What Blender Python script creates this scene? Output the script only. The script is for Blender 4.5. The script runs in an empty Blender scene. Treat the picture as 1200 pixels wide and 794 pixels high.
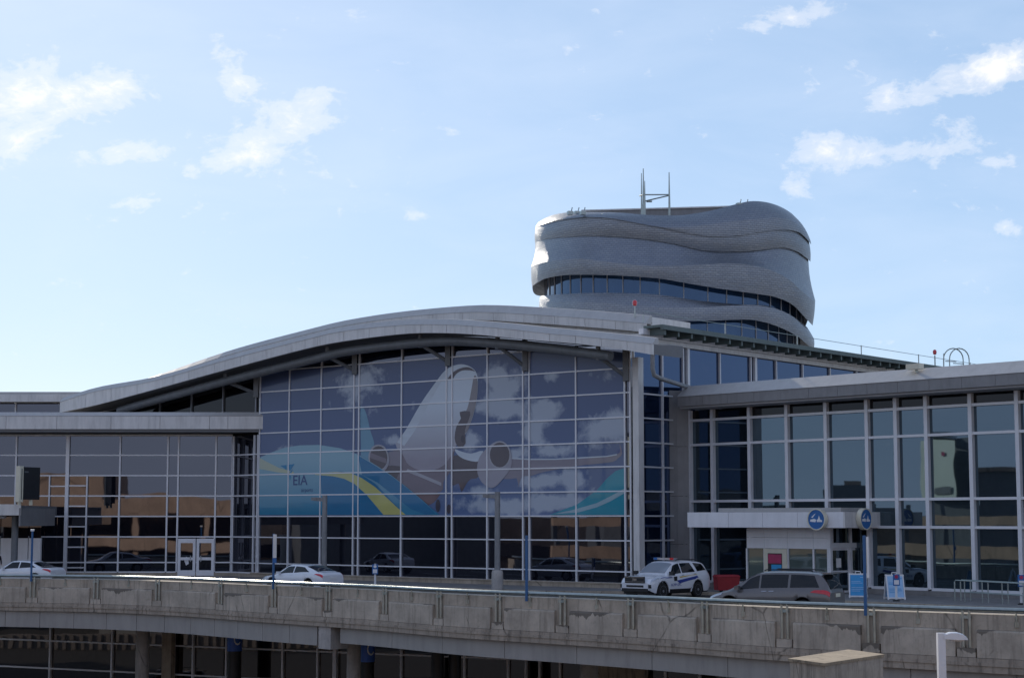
import bpy, bmesh, math, random
from mathutils import Vector, Matrix
random.seed(11)
R = math.radians
scene = bpy.context.scene
col = scene.collection

# ------------------------------------------------------------------ camera model
F, YH, CAMZ = 2050.0, 607.0, 9.0
PITCH = math.atan((YH - 397.0) / F)
CP, SP = math.cos(PITCH), math.sin(PITCH)
CAM = Vector((0, 0, CAMZ))

def ray(px, py):
    a, b = (px - 600.0) / F, (397.0 - py) / F
    return Vector((a, CP - b * SP, SP + b * CP))

def at_d(px, D, z=0.0):
    return Vector(((px - 600.0) * D / F, D, z))

def at_y(px, py, Y):
    r = ray(px, py)
    return CAM + r * (Y / r.y)

class Face:
    """a vertical wall line in plan; u runs along it, n points to the road side"""
    def __init__(s, p0, p1):
        s.p0 = Vector((p0[0], p0[1])); p1 = Vector((p1[0], p1[1]))
        s.len = (p1 - s.p0).length
        s.d = (p1 - s.p0) / s.len
        s.n = Vector((s.d.y, -s.d.x))
    def shift(s, o):
        f = Face(s.p0 + s.n * o, s.p0 + s.n * o + s.d * s.len)
        return f
    def uz(s, px, py):
        r = ray(px, py)
        t = s.p0.dot(s.n) / (r.x * s.n.x + r.y * s.n.y)
        q = Vector((r.x * t, r.y * t))
        return (q - s.p0).dot(s.d), CAMZ + r.z * t
    def u(s, px, py=570):
        return s.uz(px, py)[0]
    def pt(s, u, z, o=0.0):
        q = s.p0 + s.d * u + s.n * o
        return Vector((q.x, q.y, z))

def lerp(a, b, t): return a + (b - a) * t
def interp(tab, x):
    if x <= tab[0][0]: return tab[0][1]
    for (x0, y0), (x1, y1) in zip(tab, tab[1:]):
        if x <= x1: return lerp(y0, y1, (x - x0) / (x1 - x0))
    return tab[-1][1]
def sinterp(tab, x):
    """Catmull-Rom style smooth interpolation"""
    n = len(tab)
    if x <= tab[0][0]: return tab[0][1]
    if x >= tab[-1][0]: return tab[-1][1]
    for i in range(n - 1):
        if x <= tab[i + 1][0]:
            x0, y0 = tab[i]; x1, y1 = tab[i + 1]; h = x1 - x0
            m0 = (y1 - tab[i - 1][1]) / (x1 - tab[i - 1][0]) if i > 0 else (y1 - y0) / h
            m1 = (tab[i + 2][1] - y0) / (tab[i + 2][0] - x0) if i < n - 2 else (y1 - y0) / h
            t = (x - x0) / h
            return ((2*t**3 - 3*t*t + 1) * y0 + (t**3 - 2*t*t + t) * h * m0 + (-2*t**3 + 3*t*t) * y1 + (t**3 - t*t) * h * m1)

# ------------------------------------------------------------------ mesh builder
class MB:
    def __init__(s): s.v = []; s.f = []; s.m = []; s.uv = {}; s.cur = 0
    def add(s, vs, fs, uvs=None):
        b = len(s.v); s.v += [tuple(p) for p in vs]
        for f in fs:
            s.f.append([b + i for i in f]); s.m.append(s.cur)
        if uvs:
            for i, q in enumerate(uvs): s.uv[b + i] = q
    def poly(s, pts, uvs=None): s.add(pts, [list(range(len(pts)))], uvs)
    def hexa(s, b4, t4):
        s.add(list(b4) + list(t4), [(3,2,1,0),(4,5,6,7),(0,1,5,4),(1,2,6,5),(2,3,7,6),(3,0,4,7)])
    def box(s, c, size, rz=0.0):
        c = Vector(c); hx, hy, hz = size[0]/2, size[1]/2, size[2]/2
        co, si = math.cos(rz), math.sin(rz)
        def q(x, y, z): return c + Vector((x*co - y*si, x*si + y*co, z))
        s.hexa([q(-hx,-hy,-hz), q(hx,-hy,-hz), q(hx,hy,-hz), q(-hx,hy,-hz)], [q(-hx,-hy,hz), q(hx,-hy,hz), q(hx,hy,hz), q(-hx,hy,hz)])
    def slab(s, face, u0, u1, z0, z1, o0, o1):
        """box in a Face's own frame"""
        P = face.pt
        s.hexa([P(u0,z0,o1), P(u1,z0,o1), P(u1,z0,o0), P(u0,z0,o0)], [P(u0,z1,o1), P(u1,z1,o1), P(u1,z1,o0), P(u0,z1,o0)])
    def bar(s, a, b, w, h=None):
        a, b = Vector(a), Vector(b); h = h or w
        d = (b - a).normalized(); ref = Vector((0,0,1)) if abs(d.z) < .95 else Vector((1,0,0))
        x = d.cross(ref).normalized() * (w/2); y = x.cross(d).normalized() * (h/2)
        s.hexa([a-x-y, a+x-y, a+x+y, a-x+y], [b-x-y, b+x-y, b+x+y, b-x+y])
    def tube(s, pts, r, n=8, cap=True):
        pts = [Vector(p) for p in pts]; rs = r if isinstance(r, (list, tuple)) else [r]*len(pts)
        rings = []; px = None
        for i, p in enumerate(pts):
            d = (pts[min(i+1, len(pts)-1)] - pts[max(i-1, 0)]).normalized()
            if px is None:
                ref = Vector((0,0,1)) if abs(d.z) < .9 else Vector((1,0,0)); px = d.cross(ref).normalized()
            px = (px - d * px.dot(d)).normalized(); y = d.cross(px)
            rings.append([p + (px*math.cos(2*math.pi*k/n) + y*math.sin(2*math.pi*k/n))*rs[i] for k in range(n)])
        vs = [q for rg in rings for q in rg]; fs = []
        for i in range(len(pts)-1):
            for k in range(n): fs.append((i*n+k, i*n+(k+1)%n, (i+1)*n+(k+1)%n, (i+1)*n+k))
        if cap: fs += [tuple(reversed(range(n))), tuple((len(pts)-1)*n+k for k in range(n))]
        s.add(vs, fs)
    def lathe(s, prof, c=(0,0,0), n=24, axis='z'):
        vs = []; c = Vector(c)
        for (r, z) in prof:
            for k in range(n):
                a = 2*math.pi*k/n; p = (r*math.cos(a), r*math.sin(a), z)
                if axis == 'y': p = (p[0], p[2], p[1])
                vs.append(c + Vector(p))
        fs = []
        for i in range(len(prof)-1):
            for k in range(n): fs.append((i*n+k, i*n+(k+1)%n, (i+1)*n+(k+1)%n, (i+1)*n+k))
        fs += [tuple(reversed(range(n))), tuple((len(prof)-1)*n+k for k in range(n))]
        s.add(vs, fs)
    def ext(s, pts, vec):
        pts = [Vector(p) for p in pts]; vec = Vector(vec); n = len(pts)
        s.add(pts + [p + vec for p in pts], [tuple(range(n)), tuple(reversed(range(n, 2*n)))] + [(i, i+n, (i+1)%n+n, (i+1)%n) for i in range(n)])
    def loft(s, rings, close=False, uvs=None):
        n = len(rings[0]); vs = [p for rg in rings for p in rg]; fs = []
        for i in range(len(rings)-1):
            for k in range(n if close else n-1): fs.append((i*n+k, i*n+(k+1)%n, (i+1)*n+(k+1)%n, (i+1)*n+k))
        s.add(vs, fs, [q for rg in uvs for q in rg] if uvs else None)
    def build(s, name, mats, parent=None, smooth=False, angle=40, fix=True):
        me = bpy.data.meshes.new(name); me.from_pydata(s.v, [], s.f)
        mats = mats if isinstance(mats, (list, tuple)) else [mats]
        for m in mats: me.materials.append(m)
        for p, mi in zip(me.polygons, s.m): p.material_index = mi
        if s.uv:
            lay = me.uv_layers.new(name='UVMap')
            for l in me.loops: lay.data[l.index].uv = s.uv.get(l.vertex_index, (0,0))
        if fix:
            bm = bmesh.new(); bm.from_mesh(me); bmesh.ops.recalc_face_normals(bm, faces=bm.faces); bm.to_mesh(me); bm.free()
        if smooth:
            for p in me.polygons: p.use_smooth = True
            me.set_sharp_from_angle(angle=R(angle))
        me.update()
        o = bpy.data.objects.new(name, me); col.objects.link(o)
        if parent is not None: own(o, parent)
        return o

def own(o, parent):
    o.parent = parent
    if parent.type == 'EMPTY' and parent.parent is None:
        o.matrix_parent_inverse = Matrix.Translation(-parent.location)

def tag(o, label=None, cat=None, group=None, kind='thing'):
    if label: o['label'] = label
    if cat: o['category'] = cat
    if group: o['group'] = group
    if kind: o['kind'] = kind
    return o
def empty(name, loc, label, cat, group=None):
    o = bpy.data.objects.new(name, None); col.objects.link(o); o.location = loc
    o.empty_display_size = .2
    return tag(o, label, cat, group)
def kids(o): return [c for c in bpy.data.objects if c.parent == o]
def copy_tree(o, parent=None):
    c = o.copy(); col.objects.link(c)
    if parent is not None: c.parent = parent
    for ch in kids(o): copy_tree(ch, c)
    return c
def put(root, loc, rz=0.0):
    root.location = loc; root.rotation_euler = (0, 0, rz)

# ------------------------------------------------------------------ materials
def nodes_of(m):
    m.use_nodes = True; nt = m.node_tree; nt.nodes.clear()
    out = nt.nodes.new('ShaderNodeOutputMaterial'); b = nt.nodes.new('ShaderNodeBsdfPrincipled')
    nt.links.new(b.outputs[0], out.inputs[0]); return nt, b
def N(nt, typ, **kw):
    n = nt.nodes.new(typ)
    for k, v in kw.items():
        if k in ('operation','blend_type','data_type','feature','noise_dimensions','musgrave_type','sky_type','interpolation_type'): setattr(n, k, v)
        else: n.inputs[k].default_value = v
    return n
def math_n(nt, op, a, b=None, c=None):
    n = nt.nodes.new('ShaderNodeMath'); n.operation = op
    for i, q in enumerate((a, b, c)):
        if q is None: continue
        if isinstance(q, (int, float)): n.inputs[i].default_value = q
        else: nt.links.new(q, n.inputs[i])
    return n.outputs[0]
def mixc(nt, fac, a, b, mode='MIX'):
    n = nt.nodes.new('ShaderNodeMix'); n.data_type = 'RGBA'; n.blend_type = mode
    for i, q in ((0, fac), (6, a), (7, b)):
        if isinstance(q, (int, float)): n.inputs[i].default_value = q
        elif isinstance(q, tuple): n.inputs[i].default_value = (*q, 1) if len(q) == 3 else q
        else: nt.links.new(q, n.inputs[i])
    return n.outputs[2]
def ramp(nt, fac, stops):
    n = nt.nodes.new('ShaderNodeValToRGB'); e = n.color_ramp.elements
    while len(e) < len(stops): e.new(.5)
    for el, (p, c) in zip(e, stops):
        el.position = p; el.color = (c, c, c, 1) if isinstance(c, (int, float)) else (*c, 1)
    nt.links.new(fac, n.inputs[0]); return n.outputs[0]
def noise(nt, vec, scale, detail=4, rough=.6, dist=0.0):
    n = N(nt, 'ShaderNodeTexNoise', Scale=scale, Detail=detail, Roughness=rough, Distortion=dist)
    nt.links.new(vec, n.inputs['Vector']); return n.outputs[0]
def mapping(nt, vec, scale=(1,1,1), loc=(0,0,0)):
    n = nt.nodes.new('ShaderNodeMapping'); n.inputs['Scale'].default_value = scale; n.inputs['Location'].default_value = loc
    nt.links.new(vec, n.inputs[0]); return n.outputs[0]

def simple(name, c, rough=.5, metal=0.0, var=.12, scale=1.5, bump=0.0, coat=0.0, dirt=0.0):
    m = bpy.data.materials.new(name); nt, b = nodes_of(m)
    tc = nt.nodes.new('ShaderNodeTexCoord').outputs['Object']
    f = noise(nt, tc, scale, 5)
    c2 = tuple(x*(1-var) for x in c); c1 = tuple(min(1, x*(1+var)) for x in c)
    cc = mixc(nt, ramp(nt, f, [(.3, 0.0), (.7, 1.0)]), c2, c1)
    if dirt:
        g = noise(nt, mapping(nt, tc, (2.2, 2.2, .35)), 1.3, 6, .7)
        cc = mixc(nt, math_n(nt, 'MULTIPLY', ramp(nt, g, [(.45, 0.0), (.75, 1.0)]), dirt), cc, tuple(x*.35 for x in c))
    nt.links.new(cc, b.inputs['Base Color'])
    rr = math_n(nt, 'MULTIPLY_ADD', f, .2, rough - .1)
    nt.links.new(rr, b.inputs['Roughness']); b.inputs['Metallic'].default_value = metal
    b.inputs['Coat Weight'].default_value = coat; b.inputs['Coat Roughness'].default_value = .05
    if bump:
        bn = N(nt, 'ShaderNodeBump', Strength=.5, Distance=bump)
        nt.links.new(noise(nt, tc, scale*9, 6, .65), bn.inputs['Height']); nt.links.new(bn.outputs[0], b.inputs['Normal'])
    return m

def glass(name, base, tint, ior=2.1, rough=.02, wav=.006, wscale=.55):
    m = bpy.data.materials.new(name); nt, b = nodes_of(m)
    tc = nt.nodes.new('ShaderNodeTexCoord').outputs['Object']
    f = noise(nt, tc, .25, 2)
    nt.links.new(mixc(nt, f, tuple(x*.6 for x in base), tuple(x*1.4 for x in base)), b.inputs['Base Color'])
    b.inputs['IOR'].default_value = ior; b.inputs['Roughness'].default_value = rough
    b.inputs['Specular Tint'].default_value = (*tint, 1)
    bn = N(nt, 'ShaderNodeBump', Strength=1.0, Distance=wav)
    nt.links.new(noise(nt, tc, wscale, 1.5, .4), bn.inputs['Height']); nt.links.new(bn.outputs[0], b.inputs['Normal'])
    return m

def concrete(name, c, stain=.7, uvstain=False, scale=1.0):
    m = bpy.data.materials.new(name); nt, b = nodes_of(m)
    T = nt.nodes.new('ShaderNodeTexCoord'); tc = T.outputs['Object']
    f = noise(nt, tc, .9*scale, 6, .65); g = noise(nt, mapping(nt, tc, (3.2, 3.2, .28)), 1.6*scale, 5, .7)
    h = noise(nt, tc, 9*scale, 4, .6)
    cc = mixc(nt, ramp(nt, f, [(.32, 0.0), (.68, 1.0)]), tuple(x*.74 for x in c), tuple(x*1.16 for x in c))
    cc = mixc(nt, math_n(nt, 'MULTIPLY', ramp(nt, g, [(.5, 0.0), (.66, 1.0)]), stain), cc, tuple(x*.42 for x in c))
    cc = mixc(nt, math_n(nt, 'MULTIPLY', ramp(nt, h, [(.55, 0.0), (.72, 1.0)]), .35), cc, tuple(x*.5 for x in c))
    if uvstain:   # damp run-off marks hanging from the upper edge of a panel, a few per panel
        uv = T.outputs['UV']; sp = nt.nodes.new('ShaderNodeSeparateXYZ'); nt.links.new(uv, sp.inputs[0])
        k = noise(nt, mapping(nt, uv, (1.0, 0, 0)), 2.3, 3, .65)
        k2 = noise(nt, mapping(nt, uv, (1.0, 0, 0), (7, 0, 0)), .33, 1, .5)
        ln = math_n(nt, 'MULTIPLY', math_n(nt, 'SUBTRACT', k, .34), ramp(nt, k2, [(.50, 0.0), (.68, 1.2)]))
        d = math_n(nt, 'SUBTRACT', ln, sp.outputs[1])
        cc = mixc(nt, math_n(nt, 'MULTIPLY', ramp(nt, d, [(.0, 0.0), (.03, 1.0)]), .8), cc, tuple(x*.22 for x in c))
    wv = nt.nodes.new('ShaderNodeMix'); wv.data_type = 'VECTOR'; wv.inputs[0].default_value = .12
    nn_ = N(nt, 'ShaderNodeTexNoise', Scale=1.4, Detail=5.0); nt.links.new(tc, nn_.inputs['Vector'])
    nt.links.new(tc, wv.inputs[4]); nt.links.new(nn_.outputs[1], wv.inputs[5])
    vo = nt.nodes.new('ShaderNodeTexVoronoi'); vo.feature = 'DISTANCE_TO_EDGE'; vo.inputs['Scale'].default_value = .42*scale
    nt.links.new(mapping(nt, wv.outputs[1], (1, 1, .55)), vo.inputs['Vector'])
    ck = math_n(nt, 'MULTIPLY', ramp(nt, vo.outputs['Distance'], [(0.0, 1.0), (.011, 0.0)]), ramp(nt, f, [(.46, 0.0), (.58, .8)]))
    cc = mixc(nt, ck, cc, tuple(x*.2 for x in c))
    nt.links.new(cc, b.inputs['Base Color']); b.inputs['Roughness'].default_value = .88
    bn = N(nt, 'ShaderNodeBump', Strength=.6, Distance=.012)
    nt.links.new(math_n(nt, 'ADD', h, g), bn.inputs['Height']); nt.links.new(bn.outputs[0], b.inputs['Normal'])
    return m

M = {}
M['alu'] = simple('aluminium frame', (.74,.74,.76), .45, .15, .05, 2)
M['alu_dark'] = simple('dark frame', (.30,.31,.33), .5, .4, .08, 2)
M['panel'] = simple('metal cladding panel', (.69,.675,.655), .5, .1, .09, .6, .003, dirt=.4)
M['panel_white'] = simple('white cladding panel', (.78,.78,.80), .42, .1, .05, .8, dirt=.15)
M['panel_dark'] = simple('grey stone panel', (.25,.245,.245), .55, 0, .12, 1.2, .004, dirt=.3)
M['coping'] = simple('bright metal coping', (.50,.49,.475), .62, .1, .06, .9, dirt=.2)
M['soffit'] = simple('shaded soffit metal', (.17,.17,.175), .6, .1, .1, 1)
M['steel'] = simple('grey painted steel', (.17,.18,.19), .5, .1, .12, 2, dirt=.3)
M['galv'] = simple('galvanised rail', (.36,.40,.38), .34, .75, .14, 4, .002)
M['pole'] = simple('weathered grey pole', (.27,.275,.28), .6, .2, .15, 4, .003, dirt=.4)
M['teal'] = simple('weathered green metal', (.115,.15,.145), .55, .2, .15, 2, dirt=.3)
M['roof'] = simple('roof membrane', (.38,.38,.39), .8, 0, .15, .5)
M['asphalt'] = simple('asphalt', (.055,.054,.053), .9, 0, .2, 2.0, .01)
M['paving'] = simple('pavement concrete', (.23,.22,.21), .9, 0, .16, 1.1, .008, dirt=.35)
M['ground'] = simple('ground', (.30,.275,.235), .95, 0, .25, .05, .02)
M['concrete'] = concrete('parapet concrete', (.50,.43,.345), .65)
M['concrete_panel'] = concrete('stained parapet concrete', (.52,.45,.365), .55, True)
M['ledge'] = concrete('wet stained ledge concrete', (.42,.355,.285), .9)
M['clear_glass'] = glass('clerestory glass', (.004,.004,.005), (1,1,1), 1.4, .03, .006, .5)
M['base_conc'] = concrete('plinth concrete', (.42,.35,.27), .5)
M['lid'] = concrete('weathered lid concrete', (.36,.28,.19), .7)
M['column'] = concrete('column concrete', (.46,.43,.40), .4)
M['tan'] = concrete('tan garage concrete', (.56,.39,.275), .25, scale=.4)
M['girder'] = simple('grey girder cladding', (.38,.36,.335), .55, .1, .07, .5, dirt=.3)
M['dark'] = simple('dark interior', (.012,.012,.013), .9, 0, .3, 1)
M['rubber'] = simple('tyre rubber', (.02,.02,.021), .85, 0, .2, 8)
M['black'] = simple('black plastic', (.018,.018,.02), .45, 0, .2, 6)
M['rim'] = simple('alloy rim', (.5,.5,.52), .35, .8, .1, 6)
M['car_white'] = simple('white car paint', (.80,.81,.84), .3, 0, .02, 2, coat=1)
M['car_grey'] = simple('bronze grey car paint', (.15,.138,.135), .32, .3, .04, 2, coat=.8)
M['car_black'] = simple('black car paint', (.012,.012,.014), .3, 0, .05, 2, coat=1)
M['lamp_red'] = simple('red lamp lens', (.62,.015,.03), .2, 0, .15, 9, coat=.6)
M['lamp_clear'] = simple('clear lamp lens', (.5,.53,.58), .15, .4, .15, 9, coat=1)
M['chrome'] = simple('chrome', (.7,.7,.72), .15, 1, .05, 9)
M['blue'] = simple('blue paint', (.025,.11,.27), .4, 0, .1, 3)
M['band_blue'] = simple('band blue', (.03,.13,.55), .4, 0, .1, 3)
M['sign_blue'] = simple('sign blue', (.015,.13,.38), .35, 0, .12, 5)
M['board_blue'] = simple('board blue', (.03,.30,.62), .4, 0, .1, 3)
M['board_pale'] = simple('pale blue board', (.33,.55,.80), .4, 0, .06, 3)
M['white'] = simple('white paint', (.8,.8,.8), .45, 0, .04, 3)
M['red'] = simple('red plastic', (.30,.012,.02), .45, 0, .12, 3)
M['magenta'] = simple('poster red', (.42,.03,.11), .4, 0, .15, 3)
M['cyan'] = simple('poster blue', (.03,.33,.66), .4, 0, .12, 3)
M['yellow'] = simple('golden stripe', (.62,.42,.05), .4, 0, .08, 3)
M['navy'] = simple('navy stripe', (.03,.06,.30), .4, 0, .08, 3)
M['cream'] = simple('cream paint', (.70,.66,.52), .5, 0, .06, 3)
M['skin'] = simple('skin', (.55,.36,.27), .6, 0, .05, 8)
M['cloth'] = simple('dark clothing', (.02,.02,.03), .9, 0, .3, 8)
M['pink'] = concrete('pinkish concrete', (.30,.275,.265), .5)
M['banner'] = simple('pale banner', (.80,.84,.72), .7, 0, .06, .4)
M['hall_glass'] = glass('hall glass', (.006,.007,.012), (.84,.86,1.0), 2.05, .015, .0035, .45)
M['wing_glass'] = glass('wing glass', (.012,.018,.022), (.60,.82,1.0), 2.3, .015, .0035, .4)
M['tower_glass'] = glass('tower glass', (.008,.025,.06), (.42,.64,1.0), 2.1, .02, .004, .4)
M['side_glass'] = glass('side wall glass', (.006,.012,.03), (.30,.50,1.0), 2.1, .015, .005, .5)
M['low_glass'] = glass('lower glass', (.004,.004,.0045), (1.0,.92,.90), 2.1, .015, .003, .5)
M['pale_glass'] = glass('pale vestibule glass', (.10,.13,.12), (.9,1.0,.95), 1.8, .03, .006, .6)
M['car_glass'] = glass('car glass', (.006,.008,.010), (1,1,1), 1.5, .03, .001, 2)
M['tower_white'] = M['panel_white']

def zinc():
    m = bpy.data.materials.new('zinc shingles'); nt, b = nodes_of(m)
    T = nt.nodes.new('ShaderNodeTexCoord'); uv = T.outputs['UV']
    br = N(nt, 'ShaderNodeTexBrick', Scale=1.0)
    br.inputs['Color1'].default_value = (.29,.32,.365,1); br.inputs['Color2'].default_value = (.345,.37,.40,1)
    br.inputs['Mortar'].default_value = (.23,.25,.285,1)
    br.inputs['Mortar Size'].default_value = .022; br.inputs['Brick Width'].default_value = .42; br.inputs['Row Height'].default_value = .19
    br.inputs['Bias'].default_value = 0
    nt.links.new(uv, br.inputs['Vector'])
    f = noise(nt, T.outputs['Object'], .35, 5)
    cc = mixc(nt, math_n(nt, 'MULTIPLY', ramp(nt, f, [(.35, 0.0), (.7, 1.0)]), .4), br.outputs[0], (.20,.215,.24))
    nt.links.new(cc, b.inputs['Base Color']); b.inputs['Metallic'].default_value = .8
    g = noise(nt, mapping(nt, uv, (2.0, 4.5, 1)), 1.0, 2)
    nt.links.new(math_n(nt, 'MULTIPLY_ADD', g, .2, .38), b.inputs['Roughness'])
    bn = N(nt, 'ShaderNodeBump', Strength=.75, Distance=.05)
    h = math_n(nt, 'ADD', math_n(nt, 'MULTIPLY', br.outputs['Fac'], -.6), math_n(nt, 'MULTIPLY', g, .8))
    nt.links.new(h, bn.inputs['Height']); nt.links.new(bn.outputs[0], b.inputs['Normal'])
    return m
M['zinc'] = zinc()

def text_into(mb, body, size, fn, bold=0.0, align='LEFT'):
    """lettering as filled outlines, placed by fn(x, y) -> point"""
    cu = bpy.data.curves.new('lettering', 'FONT'); cu.body = body; cu.size = size; cu.offset = bold; cu.align_x = align; cu.resolution_u = 3
    o = bpy.data.objects.new('lettering', cu); col.objects.link(o)
    dg = bpy.context.evaluated_depsgraph_get(); dg.update()
    me = bpy.data.meshes.new_from_object(o.evaluated_get(dg))
    mb.add([fn(v.co.x, v.co.y) for v in me.vertices], [tuple(p.vertices) for p in me.polygons])
    bpy.data.objects.remove(o); bpy.data.curves.remove(cu); bpy.data.meshes.remove(me)

# ------------------------------------------------------------------ levels and wall lines
GZ = -2.0                  # lower ground
RZ = CAMZ - 3.80           # elevated road
SZ = CAMZ - 3.65           # pavement beside the terminal
ROW0, PITCHZ = CAMZ + .13, 1.3
SILL, BASEZ = CAMZ - 2.79, CAMZ - 3.40

HALL = Face(at_d(304, 110.6), at_d(738, 92.45))          # oblique glass hall front
LEFTW = Face(at_d(-160, 112.6), at_d(273, 112.6))        # left wing, square to the view
SIDE_D = Vector((-HALL.d.y, HALL.d.x))                   # hall side wall runs back at a right angle
corner = HALL.p0 + HALL.d * HALL.len
def wing_d(px): return F / (24.5 * (px + 1200) / 2300)
WING = Face(at_d(808, wing_d(808)), at_d(1290, wing_d(1290)))
sidelen = 52.0
SIDE = Face(corner, corner + SIDE_D * sidelen)            # normal points right, to the wing

# ------------------------------------------------------------------ curtain walls
def curtain(face, us, rows, zbot, ztop, gm, root, mw=.09, mh=.07, dpt=.12, tilt=.002, wide=(), vm=None, skip=None, last=True):
    vm = vm or M['alu']
    for i in range(len(us) - 1):
        u0, u1 = us[i], us[i+1]
        top = lambda u: ztop(u) if callable(ztop) else ztop
        lo = zbot(u0) if callable(zbot) else zbot
        zs = [lo] + [z for z in rows if z > lo + .15]
        pb, fb = MB(), MB()
        hi = max(top(u0), top(u1))
        zs = [z for z in zs if z < hi - .1] + [hi]
        for k in range(len(zs) - 1):
            z0, z1 = zs[k], zs[k+1]
            ta, tb = min(z1, top(u0)), min(z1, top(u1))
            a, b_ = random.uniform(-tilt, tilt), random.uniform(-tilt, tilt)
            h, w = (z1 - z0) / 2, (u1 - u0) / 2
            def o(su, sv): return -.04 + a*su*w + b_*sv*h
            if ta > z0 + .01 and tb > z0 + .01:
                pb.poly([face.pt(u0, z0, o(-1,-1)), face.pt(u1, z0, o(1,-1)), face.pt(u1, tb, o(1,1)), face.pt(u0, ta, o(-1,1))])
            elif tb > z0 + .01: pb.poly([face.pt(u0, z0, o(-1,-1)), face.pt(u1, z0, o(1,-1)), face.pt(u1, tb, o(1,1))])
            elif ta > z0 + .01: pb.poly([face.pt(u0, z0, o(-1,-1)), face.pt(u1, z0, o(1,-1)), face.pt(u0, ta, o(-1,1))])
            if z0 < min(top(u0), top(u1)):
                fb.slab(face, u0 + mw/2 + .001, u1 - mw/2 - .001, z0 - mh/2, z0 + mh/2, -.03, dpt*.85)
        t = top(u0)
        ww = mw*2.2 if i in wide else mw
        fb.slab(face, u0 - ww/2, u0 + ww/2, lo, t, -.035, dpt * (1.6 if i in wide else 1))
        if last and i == len(us) - 2: fb.slab(face, u1 - mw/2, u1 + mw/2, lo, top(u1), -.035, dpt)
        if pb.f:
            w_ = pb.build('window', gm, root, fix=False)
            fb.build('window_frame', vm, w_)

hall = empty('terminal_hall', (corner.x - 11, corner.y + 12, SZ), 'tall glass terminal hall under a long arched metal roof', 'terminal building')

# arch of the roof, read along the front eave line
EAVE = HALL.shift(2.5)
ftop = [(70,471),(110,459),(177,447),(265,422),(358,398),(400,388.5),(473,381),(525,380.5),(560,382.5),(600,386),(640,390.5),(680,394),(720,398),(765,403)]
fbot = [(70,483),(110,475),(148,465),(265,433),(360,408),(400,400),(473,391),(517,390),(560,392),(600,396),(640,399.5),(680,403),(720,408),(765,415.5)]
def arch(px): return EAVE.uz(px, sinterp(ftop, px)), EAVE.uz(px, sinterp(fbot, px))
pxs = [70 + i*(765-70)/46 for i in range(47)]
A = []
for px in pxs:
    (ut, zt), (ub, zb) = arch(px); A.append(((ut+ub)/2, zt, zb))
archtop = [(a[0], a[2]) for a in A]
def zsoffit(u): return interp(archtop, u) - .03

fas, cap, sof, rf = MB(), MB(), MB(), MB()
seam = 46 // 23
for i in range(0, 46, 2):
    seg = A[i:i+3]; g = .012
    bot, topl = [], []
    for j, (u, zt, zb) in enumerate(seg):
        uu = u + (g if j == 0 else -g if j == 2 else 0)
        bot.append((uu, zb)); topl.append((uu, zt))
    for j in range(2):
        (a0, b0), (a1, b1) = bot[j], bot[j+1]; (_, t0), (_, t1) = topl[j], topl[j+1]
        P = EAVE.pt
        fas.hexa([P(a0,b0,0), P(a1,b1,0), P(a1,b1,-.12), P(a0,b0,-.12)], [P(a0,t0,0), P(a1,t1,0), P(a1,t1,-.12), P(a0,t0,-.12)])
for i in range(46):
    (u0,t0,b0), (u1,t1,b1) = A[i], A[i+1]; P = EAVE.pt
    # coping leans back above the fascia
    cap.hexa([P(u0,t0+.004,.03), P(u1,t1+.004,.03), P(u1,t1+.004,-.5), P(u0,t0+.004,-.5)], [P(u0,t0+.34,-.30), P(u1,t1+.34,-.30), P(u1,t1+.36,-.5), P(u0,t0+.36,-.5)])
    # roof body from just behind the fascia to past the glass line
    rf.hexa([P(u0,b0+.02,-.125), P(u1,b1+.02,-.125), P(u1,b1+.02,-2.75), P(u0,b0+.02,-2.75)], [P(u0,t0,-.125), P(u1,t1,-.125), P(u1,t1+.1,-2.75), P(u0,t0+.1,-2.75)])
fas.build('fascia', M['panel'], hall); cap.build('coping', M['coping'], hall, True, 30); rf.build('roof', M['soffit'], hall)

# upper roof layer further back
UP = HALL.shift(-5.0)
utop = [(113,457),(160,445),(267,409),(360,384),(400,374.5),(460,365),(525,358.5),(567,356.5),(633,359.5),(700,364),(757,369)]
ubot = [(113,466),(160,455),(267,423),(360,399),(400,390),(460,381),(525,375.5),(567,375),(633,379),(700,384),(757,389)]
B = []
for i in range(37):
    px = 113 + i*(757-113)/36
    ut, zt = UP.uz(px, sinterp(utop, px)); ub, zb = UP.uz(px, sinterp(ubot, px)); B.append(((ut+ub)/2, zt, zb))
uf, uc, ur = MB(), MB(), MB(); P = UP.pt
for i in range(36):
    (u0,t0,b0), (u1,t1,b1) = B[i], B[i+1]
    m0, m1 = lerp(b0,t0,.5), lerp(b1,t1,.5)
    g0 = .012 if i % 2 == 0 else 0; g1 = .012 if i % 2 else 0
    uf.hexa([P(u0+g0,b0,0), P(u1-g1,b1,0), P(u1-g1,b1,-.1), P(u0+g0,b0,-.1)], [P(u0+g0,m0,0), P(u1-g1,m1,0), P(u1-g1,m1,-.1), P(u0+g0,m0,-.1)])
    uc.hexa([P(u0,m0+.004,.03), P(u1,m1+.004,.03), P(u1,m1,-.6), P(u0,m0,-.6)], [P(u0,t0,-.42), P(u1,t1,-.42), P(u1,t1+.02,-.6), P(u0,t0+.02,-.6)])
    ur.hexa([P(u0,b0-1.5,-.11), P(u1,b1-1.5,-.11), P(u1,b1-1.5,-4.5), P(u0,b0-1.5,-4.5)], [P(u0,t0-.05,-.61), P(u1,t1-.05,-.61), P(u1,t1-.05,-4.5), P(u0,t0-.05,-4.5)])
uf.build('upper_fascia', M['panel'], hall); uc.build('upper_coping', M['coping'], hall, True, 30); ur.build('upper_roof', M['panel'], hall)

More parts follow.
